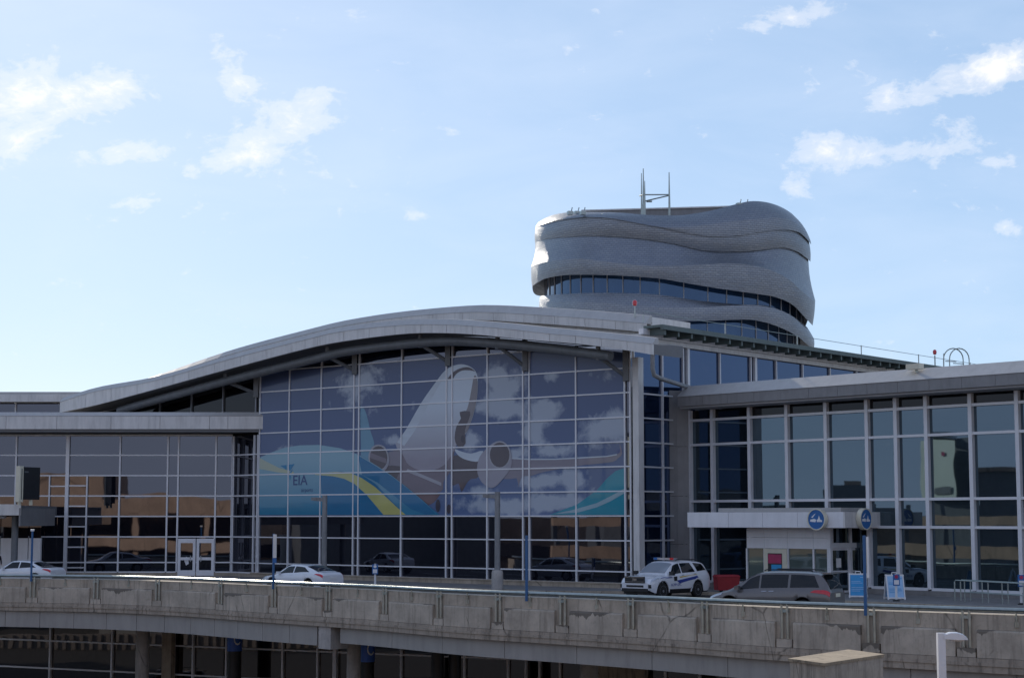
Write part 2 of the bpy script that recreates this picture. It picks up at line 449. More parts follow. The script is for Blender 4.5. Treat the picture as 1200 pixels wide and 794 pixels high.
# main glass
mull = [304,338.5,376,414.5,420.5,470.5,523.3,530,571.4,613.3,620.8,675.6,733,739.5]
us = [HALL.u(p, 560) for p in mull]
rows = [SILL] + [ROW0 + PITCHZ*k for k in range(-1, 9)]
curtain(HALL, us, rows, BASEZ, zsoffit, M['hall_glass'], hall, .085, .07, .07)
# clerestory over the left wing roof
clear = [70,112,150,188,225,262,300.5,304]
usl = [HALL.u(p, 460) for p in clear]
curtain(HALL, usl, [ROW0 + PITCHZ*5], CAMZ + 6.55, zsoffit, M['clear_glass'], hall, .08, .06, .07, last=False, vm=M['alu_dark'])
# plinth below the glass and corner column
pl = MB(); pl.slab(HALL, -.4, HALL.len + .12, SZ - .3, BASEZ - .045, -.3, .22)
pl.slab(HALL, HALL.len*.0 - .4, HALL.len + .12, BASEZ - .04, BASEZ + .03, -.3, .26)
pl.build('plinth', M['base_conc'], hall)
uc0, uc1 = HALL.u(743.5, 560), HALL.u(749.5, 560)
cc = MB(); cc.slab(HALL, uc0, uc1 + .05, SZ - .2, EAVE.uz(748, 412)[1], -.35, .12); cc.build('corner_column', M['panel'], hall)

# round truss pipe under the eave and its struts
PIPE = HALL.shift(1.5)
ptab = [(140,481),(153,477),(260,447.5),(380,417.5),(400,412.5),(460,404.5),(527,399.5),(580,402),(633,407),(680,412.5),(716,417)]
pp = [PIPE.pt(*PIPE.uz(140 + i*(716-140)/40, sinterp(ptab, 140 + i*(716-140)/40))) for i in range(41)]
pm = MB(); pm.tube(pp, .27, 14); pm.build('truss_pipe', M['steel'], hall, True)
for px in (302, 417.5, 526.5, 617, 735):
    sm = MB(); u0, z0 = PIPE.uz(px - 34 if px > 310 else px - 38, sinterp(ptab, min(px - 30, 700)))
    ub, zb = HALL.uz(px, sinterp(ptab, min(px, 716)) + 24)
    a = PIPE.pt(u0, z0 - .1); b_ = HALL.pt(ub, zb, .15)
    sm.tube([a, b_], .11, 8); sm.bar(b_ + Vector((0,0,-.25)), b_ + Vector((0,0,1.5)), .3)
    sm.tube([PIPE.pt(u0, z0 + .5), PIPE.pt(u0, z0 - .3)], .13, 8)
    sm.build('strut', M['steel'], hall, True)

# side wall running back on the right, green eave with rafter tails
sz_top = CAMZ + 10.1
def sideu(px, py=440): return SIDE.uz(px, py)[0]
su = [.35, sideu(775.5), sideu(800), sideu(805,430), sideu(843), sideu(879,430), sideu(884,430), sideu(909), sideu(940), sideu(972), sideu(1003), sideu(1035), 42.0, 46.0, 51.5]
curtain(SIDE, su, rows[:8], BASEZ, CAMZ + 9.35, M['side_glass'], hall, .10, .08, .08, wide=(3,6))
sb = MB(); sb.slab(SIDE, .3, 52, CAMZ + 9.37, CAMZ + 9.62, -.3, .22); sb.slab(SIDE, .3, 52, CAMZ + 9.63, CAMZ + 9.74, -.3, .38); sb.build('side_beam', M['panel'], hall)
ev = MB(); ev.slab(SIDE, .9, 52, sz_top - .02, sz_top + .12, .3, 1.55); ev.slab(SIDE, .9, 52, sz_top - .14, sz_top - .03, 1.40, 1.6); ev.build('eave', M['teal'], hall)
gl = MB(); gl.slab(SIDE, .6, 52, CAMZ + 9.75, sz_top - .04, .2, .5); gl.build('eave_backing', M['alu'], hall)
for k in range(40):
    rt = MB(); u = 1.2 + k*1.28; rt.slab(SIDE, u, u + .16, CAMZ + 9.70, sz_top - .03, .51, 1.45); rt.build('rafter_tail', M['teal'], hall)
for px in (806, 885, 943, 1002):
    u = sideu(px - 1, 425); dn = MB()
    q = [SIDE.pt(u + .5, sz_top - .5, .9), SIDE.pt(u + .5, CAMZ + 9.6, .9), SIDE.pt(u + .35, CAMZ + 9.4, .75), SIDE.pt(u, CAMZ + 9.25, .42), SIDE.pt(u, CAMZ + 9.0, .28), SIDE.pt(u, CAMZ + 5.5, .28)]
    dn.tube(q, .09, 8); dn.build('drainpipe', M['galv'], hall, True)
dd = MB(); c0 = corner
q = [EAVE.pt(EAVE.u(762, 415), CAMZ + 8.6, -.2), EAVE.pt(EAVE.u(762, 415), CAMZ + 7.55, -.2)]
e1 = SIDE.pt(sideu(805.5), CAMZ + 7.1, .45)
q += [q[1] + Vector((.08,.1,-.3)), q[1] + Vector((.4,.3,-.45)), e1, e1 + Vector((.15,.15,-.2)), e1 + Vector((.18,.18,-1.7))]
dd.tube(q, .12, 10); dd.build('drainpipe', M['pole'], hall, True)
cr = MB(); cr.tube([SIDE.pt(-.1 + t*4.0, sz_top + .75 - .25*math.sin(t/13*math.pi)*0, 1.0) for t in range(14)], .018, 5)
for t in range(0, 14, 2): cr.tube([SIDE.pt(-.1 + t*4.0, sz_top + .18, 1.0), SIDE.pt(-.1 + t*4.0, sz_top + (.8 if t else .6), 1.0)], .035, 6)
cr.build('lightning_wire', M['galv'], hall)

# body of the hall behind the glass
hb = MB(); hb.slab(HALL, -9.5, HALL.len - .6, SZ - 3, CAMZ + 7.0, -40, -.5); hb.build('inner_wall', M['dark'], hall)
rb = MB(); rb.slab(HALL, -6, HALL.len - .2, CAMZ + 7.02, CAMZ + 9.7, -46, -16.2); rb.build('rear_roof', M['roof'], hall)

# ------------------------------------------------------------------ left wing
lw = empty('terminal_wing', (-30, 118, SZ), 'low left terminal wing with flat metal fascia and glass double doors', 'terminal building')
lv = [-150,-96,-44,18,78.5,140,196,208.5,252.5,273]
lus = [LEFTW.u(p, 580) for p in lv]
TOPL = CAMZ + 5.25
curtain(LEFTW, lus, rows, BASEZ, TOPL, M['hall_glass'], lw, .10, .08, .08, wide=(4,))
RET = Face(LEFTW.pt(LEFTW.len, 0).xy, HALL.pt(-.05, 0).xy)
curtain(RET, [.05, RET.len*.86, RET.len], rows, BASEZ, TOPL, M['hall_glass'], lw, .10, .08, .08)
sl = MB()
for px, z0, z1 in ((101.5, BASEZ, ROW0 + PITCHZ*2),):
    u = LEFTW.u(px, 600); sl.slab(LEFTW, u - .045, u + .045, z0, z1, .0, .115)
u0, u1 = LEFTW.u(79.5, 600), LEFTW.u(101, 600)
for k in range(-2, 3): sl.slab(LEFTW, u0 + .06, u1 - .05, ROW0 + PITCHZ*k - .69, ROW0 + PITCHZ*k - .61, 0, .1)
u0, u1 = LEFTW.u(57.5, 600), LEFTW.u(77.5, 600)
sl.slab(LEFTW, u0 - .04, u0 + .04, CAMZ + .3, ROW0 + PITCHZ*2, 0, .115); sl.slab(LEFTW, u0 + .05, u1 - .02, ROW0 + PITCHZ*1 + .58, ROW0 + PITCHZ*1 + .66, 0, .1)
sl.build('window_bar', M['alu'], lw)
hd = MB(); hd.slab(LEFTW, lus[0], LEFTW.len, TOPL + .0, TOPL + .12, -.1, .13); hd.build('header', M['panel'], lw)
LF = LEFTW.shift(2.2)
lf, lc = MB(), MB()
edges = [-150,-104,-56,7,66.5,130,187.5,245.5,267,318.5]
lfu = [LF.u(p, 496) for p in edges]
for a, b_ in zip(lfu, lfu[1:]):
    lf.slab(LF, a + .012, b_ - .012, CAMZ + 5.6, CAMZ + 6.42, -.1, 0)
lf.build('fascia', M['panel'], lw)
P = LF.pt; a, b_ = lfu[0], lfu[-1]
lc.hexa([P(a,CAMZ+6.43,.03), P(b_+.03,CAMZ+6.43,.03), P(b_+.03,CAMZ+6.43,-3.5), P(a,CAMZ+6.43,-3.5)], [P(a,CAMZ+6.68,-.25), P(b_,CAMZ+6.68,-.25), P(b_,CAMZ+6.7,-3.5), P(a,CAMZ+6.7,-3.5)])
lc.build('coping', M['coping'], lw)
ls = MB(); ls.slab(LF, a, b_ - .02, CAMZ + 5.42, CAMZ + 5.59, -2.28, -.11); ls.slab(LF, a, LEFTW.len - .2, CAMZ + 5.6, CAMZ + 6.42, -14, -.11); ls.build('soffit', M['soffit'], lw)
lb = MB(); lb.slab(LEFTW, lus[0], LEFTW.len - .1, SZ - .3, BASEZ - .045, -.5, .2); lb.slab(RET, .02, RET.len, SZ - .3, BASEZ - .045, -.3, .2); lb.build('plinth', M['base_conc'], lw)
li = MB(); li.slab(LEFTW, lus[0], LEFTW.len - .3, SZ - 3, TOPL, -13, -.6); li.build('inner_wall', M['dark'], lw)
# double doors
d0, d1 = LEFTW.u(208.5, 650), LEFTW.u(252, 650); dz0, dz1 = SZ + .02, CAMZ - 1.28
for i in range(2):
    a = lerp(d0, d1, i*.5) + .03; b_ = lerp(d0, d1, i*.5 + .5) - .03; dm = MB()
    st = .17
    dm.slab(LEFTW, a, a+st, dz0, dz1, .05, .22); dm.slab(LEFTW, b_-st, b_, dz0, dz1, .05, .22)
    for z0, z1 in ((dz0, dz0+.35), (lerp(dz0,dz1,.42), lerp(dz0,dz1,.42)+.18), (dz1-.28, dz1)): dm.slab(LEFTW, a+st, b_-st, z0, z1, .05, .22)
    dr = dm.build('door', M['panel_white'], lw)
    gp = MB(); gp.slab(LEFTW, a+st, b_-st, dz0+.35, dz1-.28, .08, .12); gp.build('door_pane', M['hall_glass'], dr)
    hn = MB(); hx = b_ - .3 if i == 0 else a + .3; hn.tube([LEFTW.pt(hx, SZ+.9, .28), LEFTW.pt(hx, SZ+1.3, .28)], .025, 6); hn.build('handle', M['chrome'], dr)
    if i == 0:
        pm_ = MB(); um, zm = (a+b_)/2, SZ + .95
        pm_.poly([LEFTW.pt(um + .16*math.cos(t*math.pi/5)*(1 if t % 2 else .72), zm + .3*math.sin(t*math.pi/5)*(1 if t % 2 else .8), .128) for t in range(10)])
        pm_.build('sticker', M['white'], dr, fix=False)
# set-back roof behind the left wing
bk = empty('rear_terminal_roof', (-45, 140, SZ), 'grey flat roofed block set back behind the far left terminal roof', 'terminal building')
BK = Face((-75, 137), (-27, 137))
bb = MB(); bb.slab(BK, 0, 48, SZ, CAMZ + 8.2, -12, 0); bb.build('wall', M['alu_dark'], bk)
bb = MB(); bb.slab(BK, 0, 49.5, CAMZ + 9.0, CAMZ + 9.55, -13, 1.4); bb.build('fascia', M['panel'], bk)
bb = MB(); bb.slab(BK, 0, 49.5, CAMZ + 9.56, CAMZ + 9.78, -13, 1.2); bb.build('coping', M['coping'], bk)
curtain(BK, [i*4.0 + .1 for i in range(12)], [], CAMZ + 8.2, CAMZ + 8.98, M['hall_glass'], bk, .1, .06)

# ------------------------------------------------------------------ right wing
rw = empty('terminal_wing', (24, 84, SZ), 'right terminal wing with tall grey framed windows and stone fascia', 'terminal building')
wv = [810.5,837,880.7,924.7,970.7,1019,1053,1088.8,1141,1196,1250,1285]
wu = [WING.u(p, 570) for p in wv]
WT = CAMZ + 5.85
wrows = [CAMZ - .42, CAMZ + .92, CAMZ + 3.97, CAMZ + 5.3]
curtain(WING, wu, wrows[:3], CAMZ - 3.36, CAMZ + 5.3, M['wing_glass'], rw, .20, .13, .18, .0015)
for a, b_ in zip(wu, wu[1:]):
    g = MB(); g.slab(WING, a + .001, b_ - .001, CAMZ + 5.37, WT, -.2, -.05); q = g.build('spandrel_panel', M['clear_glass'], rw)
    g = MB(); g.slab(WING, a - .1, a + .1, CAMZ + 5.3, WT, -.04, .18); g.slab(WING, a + .101, b_ - .101, CAMZ + 5.24, CAMZ + 5.37, -.03, .15); g.build('spandrel_frame', M['alu'], q)
wb = MB(); wb.slab(WING, .0, WING.len, SZ - .3, CAMZ - 3.43, -.4, .3); wb.build('plinth', M['paving'], rw)
WF = WING.shift(1.7)
f0, f1 = WF.u(794, 470), WING.len + 3
wf, wc = MB(), MB(); nseg = 15
for i in range(nseg):
    a, b_ = lerp(f0, f1, i/nseg), lerp(f0, f1, (i+1)/nseg)
    wf.slab(WF, a + .008, b_ - .008, CAMZ + 5.98, CAMZ + 6.5, -.15, 0)
wf.build('fascia', M['panel_dark'], rw)
P = WF.pt
wc.hexa([P(f0-.03,CAMZ+6.51,.04), P(f1,CAMZ+6.51,.04), P(f1,CAMZ+6.51,-1.6), P(f0-.03,CAMZ+6.51,-1.6)], [P(f0-.03,CAMZ+7.12,-.75), P(f1,CAMZ+7.12,-.75), P(f1,CAMZ+7.15,-1.6), P(f0-.03,CAMZ+7.15,-1.6)])
wc.build('coping', M['coping'], rw)
wr = MB(); wr.slab(WF, f0, f1, CAMZ + 5.87, CAMZ + 5.97, -1.9, -.16); wr.slab(WF, f0 + .3, f1, CAMZ + 5.98, CAMZ + 6.5, -16, -.16); wr.slab(WF, f0 + .4, f1, CAMZ + 6.51, CAMZ + 6.9, -16, -1.61); wr.build('roof', M['roof'], rw)
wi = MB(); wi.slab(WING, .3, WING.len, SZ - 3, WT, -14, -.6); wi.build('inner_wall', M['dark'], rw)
# stone pier between hall and wing
pa, pb_, pc = at_d(775.5, 95.2), at_d(793.5, 95.6), at_d(809.5, wing_d(809.5) - .1)
pr = MB(); ztp = CAMZ + 7.0; prev = SZ - .3
for z0, z1 in ((SZ-.3, CAMZ-1.4), (CAMZ-1.385, CAMZ+1.2), (CAMZ+1.215, CAMZ+3.9), (CAMZ+3.915, CAMZ+6.95)):
    q = [pa, pb_, pc, pc + Vector((-2.0, 1.2, 0))]
    pr.hexa([Vector((p.x, p.y, z0)) for p in q], [Vector((p.x, p.y, z1)) for p in q])
pr.build('stone_pier', M['panel_dark'], rw)

# entrance vestibule with its canopy
ve = empty('entrance_vestibule', (15.2, 86, SZ), 'projecting entrance vestibule with white panelled canopy and glass doors', 'entrance')
vp = at_d(989.5, 84.2); vd = Vector((-.72, .69)).normalized(); vs = Vector((.69, .72)).normalized()
VC = Face(vp.xy + vd*9.0, vp.xy)       # canopy front
VS = Face(vp.xy, vp.xy + vs*3.2)
vm_ = MB()
ed = [VC.u(p, 608) for p in (805.5,828.5,853.5,893.5,934.5)] + [VC.len]
for a, b_ in zip(ed, ed[1:]): vm_.slab(VC, a + .008, b_ - .008, CAMZ - .45, CAMZ + .31, -.1, 0)
vm_.build('canopy_fascia', M['panel_white'], ve)
vm_ = MB(); vm_.slab(VS, -.1, 3.2, CAMZ - .45, CAMZ + .31, -.1, .0); vm_.build('canopy_side', M['panel'], ve)
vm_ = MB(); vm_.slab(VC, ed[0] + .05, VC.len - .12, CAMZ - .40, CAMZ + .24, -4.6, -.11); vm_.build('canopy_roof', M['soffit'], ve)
vm_ = MB(); vm_.slab(VC, VC.u(832, 600), VC.u(976, 600), CAMZ + .32, CAMZ + .52, -2.6, -.7); vm_.build('roof_upstand', M['coping'], ve)
VB = VC.shift(-1.3)
bu = [VB.u(p, 640) for p in (875,895.5,923,953,972.5)]
vm_ = MB(); vg = MB()
for i, (a, b_) in enumerate(zip(bu, bu[1:])):
    for z0, z1 in ((CAMZ - .95, CAMZ - .46), (CAMZ - 1.5, CAMZ - .962)):
        vm_.slab(VB, a + .006, b_ - .006, z0, z1, -2.6, 0)
vm_.build('wall_panel', M['panel_white'], ve)
for i, (a, b_) in enumerate(zip(bu, bu[1:])):
    g = MB(); g.slab(VB, a + .05, b_ - .05, SZ + .15, CAMZ - 1.51, -.12, -.06)
    w_ = g.build('window', M['pale_glass'], ve)
    g = MB(); g.slab(VB, a - .04, a + .05, SZ, CAMZ - 1.51, -.14, .02); g.slab(VB, a + .051, b_ - .051, SZ, SZ + .15, -.14, .02); g.build('window_frame', M['alu'], w_)
VD = Face(VB.pt(bu[-1], 0).xy, VB.pt(bu[-1], 0).xy + Vector((.80, .60)).normalized()*2.9)
vm_ = MB(); vm_.slab(VD, 0, 2.9, CAMZ - 1.45, CAMZ - 1.2, -.2, .05)
for u in (0, 1.42, 2.75): vm_.slab(VD, u, u + .14, SZ, CAMZ - .46, -.2, .04)
vm_.build('door_frame', M['alu'], ve)
for i in range(2):
    a, b_ = .15 + 1.42*i, 1.41 + 1.34*i; dm = MB()
    dm.slab(VD, a, a+.09, SZ + .02, CAMZ-1.46, -.1, -.04); dm.slab(VD, b_-.09, b_, SZ + .02, CAMZ-1.46, -.1, -.04)
    for z0 in (SZ + .02, SZ + 1.0, CAMZ - 1.56): dm.slab(VD, a+.09, b_-.09, z0, z0+.1, -.1, -.04)
    dr = dm.build('door', M['alu'], ve)
    g = MB(); g.slab(VD, a+.09, b_-.09, SZ+.1, CAMZ-1.5, -.09, -.07); g.build('door_pane', M['wing_glass'], dr)
    g = MB(); g.slab(VD, a+.0, b_, CAMZ-1.19, CAMZ-.47, -.09, -.06); g.build('transom_pane', M['wing_glass'], dr)
    g = MB(); g.slab(VD, a+.35, a+.7, SZ+1.25, SZ+1.7, -.069, -.06); g.build('notice', M['white'], dr)
g = MB(); g.slab(VB, bu[0] + .1, bu[-1] - .1, SZ, CAMZ - .5, -2.5, -1.0); g.build('inner_wall', M['pale_glass'], ve)

# poster in its pale frame on the vestibule
po = empty('poster_board', VB.pt((bu[1]+bu[2])/2, SZ + .3, .05), 'pale framed poster with a red square over a blue one', 'poster')
a, b_ = bu[1] + .02, bu[2] - .02; zt, zb = CAMZ - 1.52, SZ + .62
g = MB(); g.slab(VB, a, b_, zb, zt, .022, .07); g.build('frame', M['cream'], po)
w = b_ - a
g = MB(); g.slab(VB, a + w*.18, b_ - w*.2, zb + .12, zt - .22, .074, .085); g.build('backing', M['black'], po)
g = MB(); g.slab(VB, a + w*.2, b_ - w*.22, lerp(zb, zt, .52), zt - .27, .088, .095); g.build('red_notice', M['magenta'], po)
g = MB(); g.slab(VB, a + w*.34, b_ - w*.22, zb + .16, lerp(zb, zt, .48), .088, .095); g.build('blue_notice', M['cyan'], po)

# round blue signs
def round_sign(face, u, z, label, r=.52):
    c = face.pt(u, z, .03); s_ = empty('round_sign', c, label, 'sign', 'round blue signs on the entrance canopy')
    def dp(x, y, o): return face.pt(u + x, z + y, o)
    n = 36; rim = MB()
    ring = lambda rr, o: [dp(rr*math.cos(2*math.pi*k/n), rr*math.sin(2*math.pi*k/n), o) for k in range(n)]
    rim.loft([ring(r, .02), ring(r, .28), ring(r*.9, .28), ring(r*.9, .24)], True); rim.build('rim', M['cream'], s_, True)
    fb = MB(); fb.poly(ring(r*.91, .25)); fb.build('face', M['sign_blue'], s_, fix=False)
    tk = MB()
    tk.poly([dp(x, y, .256) for x, y in ((-.36,-.10),(-.05,-.13),(.0,-.02),(-.12,.04),(-.2,.02),(-.34,.0))])
    tk.poly([dp(x, y, .256) for x, y in ((.03,-.12),(.33,-.12),(.34,-.04),(.22,.0),(.16,.2),(.10,.02),(.03,-.02))])
    tk.poly([dp(x, y, .256) for x, y in ((-.3,.1),(-.12,.24),(-.02,.3),(-.1,.2),(-.2,.08))])
    tk.build('emblem', M['white'], s_, fix=False)
round_sign(VC, VC.u(960, 608), CAMZ - .05, 'round blue sign with cream rim on the white canopy front')
round_sign(VS, 1.35, CAMZ - .03, 'round blue sign seen edge-on at the dark end of the canopy')

# ------------------------------------------------------------------ mural film on the hall glass
def mural_sky():
    m = bpy.data.materials.new('printed sky film'); nt, b = nodes_of(m)
    T = nt.nodes.new('ShaderNodeTexCoord'); uv = T.outputs['UV']; sp = nt.nodes.new('ShaderNodeSeparateXYZ'); nt.links.new(uv, sp.inputs[0])
    f = noise(nt, mapping(nt, uv, (1, 1.1, 1)), .9, 8, .62, .3)
    tot = None
    for px, py, rx, ry, am in ((590,452,22,24,.5),(588,480,26,12,.45),(640,478,16,12,.5),(625,502,13,16,.5),(708,505,26,15,.5),(722,492,14,14,.4),(650,527,22,9,.4),(632,563,22,9,.5),(672,560,17,12,.5),(600,592,70,10,.45),(560,575,22,8,.35),(655,586,30,10,.35),(425,440,34,18,.32),(415,462,22,16,.3),(436,480,10,10,.3),(334,530,14,9,.4),(460,516,12,8,.45),(553,516,10,14,.4),(645,440,10,8,.25),(700,440,22,8,.22),(575,440,12,8,.3),(604,532,14,8,.4)):
        u, z = HALL.uz(px, py); du = math_n(nt, 'MULTIPLY', math_n(nt, 'SUBTRACT', sp.outputs[0], u), 15.4/rx); dv = math_n(nt, 'MULTIPLY', math_n(nt, 'SUBTRACT', sp.outputs[1], z - CAMZ), 20.0/ry)
        o = math_n(nt, 'MULTIPLY', math_n(nt, 'EXPONENT', math_n(nt, 'MULTIPLY', math_n(nt, 'ADD', math_n(nt, 'MULTIPLY', du, du), math_n(nt, 'MULTIPLY', dv, dv)), -1.0)), am)
        tot = o if tot is None else math_n(nt, 'ADD', tot, o)
    base = mixc(nt, math_n(nt, 'MULTIPLY', sp.outputs[1], .1), (.105,.160,.30), (.078,.105,.20))
    cl = ramp(nt, math_n(nt, 'ADD', f, tot), [(.66, 0.0), (.86, 1.0)])
    cc = mixc(nt, math_n(nt, 'MULTIPLY', cl, .9), base, (.42,.47,.54))
    nt.links.new(cc, b.inputs['Base Color']); b.inputs['Roughness'].default_value = .3
    b.inputs['Specular IOR Level'].default_value = .2; b.inputs['Coat Weight'].default_value = .45; b.inputs['Coat Roughness'].default_value = .03; b.inputs['Coat IOR'].default_value = 1.5
    return m
def film(name, c, c2=None, axis=1, span=(0, 6)):
    m = bpy.data.materials.new(name); nt, b = nodes_of(m)
    T = nt.nodes.new('ShaderNodeTexCoord'); uv = T.outputs['UV']
    f = noise(nt, mapping(nt, uv, (.5, 2.5, 1)), .8, 4)
    cc = mixc(nt, f, tuple(x*.82 for x in c), tuple(x*1.15 for x in c))
    if c2:
        sp = nt.nodes.new('ShaderNodeSeparateXYZ'); nt.links.new(uv, sp.inputs[0])
        t = math_n(nt, 'DIVIDE', math_n(nt, 'SUBTRACT', sp.outputs[axis], span[0]), span[1] - span[0])
        cc = mixc(nt, ramp(nt, t, [(0, 0.0), (1, 1.0)]), cc, c2)
    nt.links.new(cc, b.inputs['Base Color']); b.inputs['Roughness'].default_value = .22
    b.inputs['Specular IOR Level'].default_value = .2; b.inputs['Coat Weight'].default_value = .45; b.inputs['Coat Roughness'].default_value = .03; b.inputs['Coat IOR'].default_value = 1.5
    return m
mu = empty('window_mural', HALL.pt(HALL.len/2, CAMZ, .01), 'large printed window mural of a climbing airliner above teal and yellow waves', 'mural')
def dens(pts):
    return pts
def mpoly(mb, pts, o):
    q = [HALL.uz(*p) for p in pts]; mb.poly([HALL.pt(u, z, o) for u, z in q], [(u, z - CAMZ) for u, z in q])
def smooth_poly(pts, n=4):
    """closed Catmull-Rom"""
    out = []; k = len(pts)
    for i in range(k):
        p0, p1, p2, p3 = pts[i-1], pts[i], pts[(i+1) % k], pts[(i+2) % k]
        for j in range(n):
            t = j/n
            out.append(tuple(.5*((2*p1[a]) + (-p0[a]+p2[a])*t + (2*p0[a]-5*p1[a]+4*p2[a]-p3[a])*t*t + (-p0[a]+3*p1[a]-3*p2[a]+p3[a])*t**3) for a in (0,1)))
    return out
sk = MB(); n = 40
uA, uB = HALL.u(304.5, 560), HALL.u(733, 560)
for i in range(n):
    a, b_ = lerp(uA, uB, i/n), lerp(uA, uB, (i+1)/n)
    ta, tb = min(zsoffit(a) - .15, ROW0 + PITCHZ*6.95), min(zsoffit(b_) - .15, ROW0 + PITCHZ*6.95)
    sk.poly([HALL.pt(a, ROW0 - .02, .004), HALL.pt(b_, ROW0 - .02, .004), HALL.pt(b_, tb, .004), HALL.pt(a, ta, .004)], [(a, ROW0-CAMZ), (b_, ROW0-CAMZ), (b_, tb-CAMZ), (a, ta-CAMZ)])
sk.build('sky_film', mural_sky(), mu, fix=False)
def mpart(name, mat_, polys, o, sm=True, n=4):
    for p in polys:
        g = MB(); mpoly(g, smooth_poly(p, n) if sm else p, o); r_ = g.build(name, mat_, mu, fix=False)
    return r_
def oval(cx, cy, rx, ry, k=20): return [(cx + rx*math.cos(t*2*math.pi/k), cy + ry*math.sin(t*2*math.pi/k)) for t in range(k)]
fus = film('fuselage print', (.31,.29,.34), (.56,.63,.70), 1, (3.4, 6.6)); belly = film('belly print', (.20,.17,.20)); wingm = film('wing print', (.24,.22,.26)); eng = film('engine print', (.33,.32,.37))
dk = film('engine mouth print', (.06,.055,.075)); mid = film('shadow print', (.105,.09,.105)); tail = film('tail print', (.15,.31,.42)); pale = film('pale edge print', (.52,.58,.64)); rim_ = film('rim print', (.36,.36,.40)); brown = film('gear door print', (.17,.105,.11))
mpart('tail_fin', tail, [[(422.7,478),(428.7,482.5),(434,503.7),(438.5,518.8),(436,528),(432,545),(424,545),(423,520)]], .009)
mpart('far_wing', wingm, [[(452,531),(480,527),(490,545),(471,552),(452,545)]], .009)
mpart('flap', mid, [[(434,551),(470,546),(469,573),(460.5,575),(448,565)]], .010, n=3)
mpart('near_wing', wingm, [[(590,537),(600,536.3),(620.5,537.6),(650.7,537.6),(681,536),(711,534.4),(723,532),(727,528),(726,519),(729.5,531),(724,536.8),(718,540.8),(696,543.3),(675,545.6),(650.7,550),(632.5,553.8),(622,557.4),(611.4,558.4),(607.6,571),(605.5,559.8),(588,560.5)]], .010, n=2)
mpart('wing_edge', pale, [[(600,535.7),(620.5,537),(650.7,537),(681,535.3),(711,533.8),(723,531.6),(723,532.8),(711,535),(681,536.8),(650.7,538.4),(620.5,538.6),(600,537.4)]], .0125, False)
mpart('wing_root', mid, [[(533,533),(548,537),(562,540),(561,558),(552,561),(547,566),(541,576),(537.5,566),(530,568),(528,548)]], .010, n=3)
mpart('wing_fillet', pale, [[(532,525),(539,528),(552,531),(566,528),(562,540),(547,538.5),(537.5,533.5)]], .0125, n=3)
mpart('gear_door', brown, [[(470,576),(490,574),(514,577),(513,583),(505.8,590),(490.7,593),(479,586)]], .010, n=3)
mpart('belly', belly, [[(472,530),(500,512),(533,512),(532,532),(529,550),(520,563.5),(517,575.5),(490.7,577),(466.5,572),(462.5,566.5),(470,548)]], .014, n=3)
mpart('fuselage', fus, [[(464,520),(475.6,503.7),(493.7,472),(511.8,446.3),(520.9,434.9),(530,428.9),(540.5,426.6),(551,429.3),(558,435.7),(560.3,446.3),(558.7,470.5),(552.6,493),(545,509.7),(536,519.5),(531,530),(520,545),(500,552),(480,545),(472,532)]], .018, n=3)
mpart('fuselage_light', pale, [[(465.5,518),(475.6,503.7),(493.7,472),(511.8,446.3),(520.9,434.9),(525,437),(515,451),(500,478),(486,505),(474,522)]], .0215, False)
mpart('nose_shade', film('nose shade print', (.25,.235,.25)), [[(556,440),(560,446.5),(558.5,470.5),(552.4,493),(546,507),(540,497),(548,478),(552,460)]], .0215, n=3)
mpart('cockpit_band', mid, [[(525,443.5),(531.5,435.7),(540.5,431),(549.6,430),(557,434.8),(551,433.8),(542,434),(535,438),(530.4,444)]], .0215, n=3)
mpart('landing_gear', mid, [[(539,482.5),(551,481.8),(549.6,491.6),(545,503.7),(545.8,518.8),(540.5,524),(536,521.8),(533,512.8),(535.3,499.2),(540.5,490)]], .025, n=2)
mpart('wheel_print', dk, [oval(513.5,592,2.7,7.5,12), oval(526.3,596,2.4,5.6,12), oval(542.5,514,2.0,4.5,12)], .029, n=1)
mpart('flap_line', rim_, [[(478,549),(490,553.5),(517.5,565),(517.5,569),(489,557),(476,552)]], .025, False)
mpart('engine_cowl', eng, [[(432,536),(436,524),(444,520.5),(452,524),(456.5,536),(455,546),(448,553),(438,551)],[(572,524),(562.5,534.8),(559.4,549.9),(563.2,562),(570.8,569.5),(578.3,571),(586,565),(597.8,549.9),(600.2,539),(598,527),(590,518),(580,518)]], .029, n=3)
mpart('engine_rim', rim_, [oval(444.1,536.3,11.8,15.6), oval(586,532.6,13.2,16.3)], .033, n=1)
mpart('engine_mouth', mid, [oval(444.1,536.3,10.3,14.0), oval(586,532.6,11.5,14.6)], .037, n=1)
mpart('engine_glint', belly, [[(434.6,530),(453,537),(454,543),(434,536)]], .041, False)
teal1 = film('teal wave print', (.035,.22,.36), (.25,.42,.50), 1, (.3, 3.6)); teal2 = film('turquoise wave print', (.03,.28,.37)); yel = film('yellow wave print', (.52,.50,.17), (.40,.47,.42), 0, (11, -2)); pal = film('pale wave print', (.30,.44,.50))
zb_ = 603.6
mpart('teal_wave', teal1, [[(304.5,zb_-.8),(304.5,552),(304.5,536),(318,530),(335,524),(352,521.5),(375,521),(400,525),(420,532),(440,544),(460,557),(478,571),(495,585),(512,600),(516,zb_-.8)]], .045, False)
mpart('blue_wave', film('deep teal wave print', (.025,.17,.33)), [[(376,556),(400,552),(425,556),(440,566),(452,578),(463,590),(474,zb_-.9),(380,zb_-.9)],[(420,533),(440,545),(460,558),(478,572),(495,586),(511,601),(500,zb_-.9),(482,596),(462,580),(443,565),(425,556)]], .049, False)
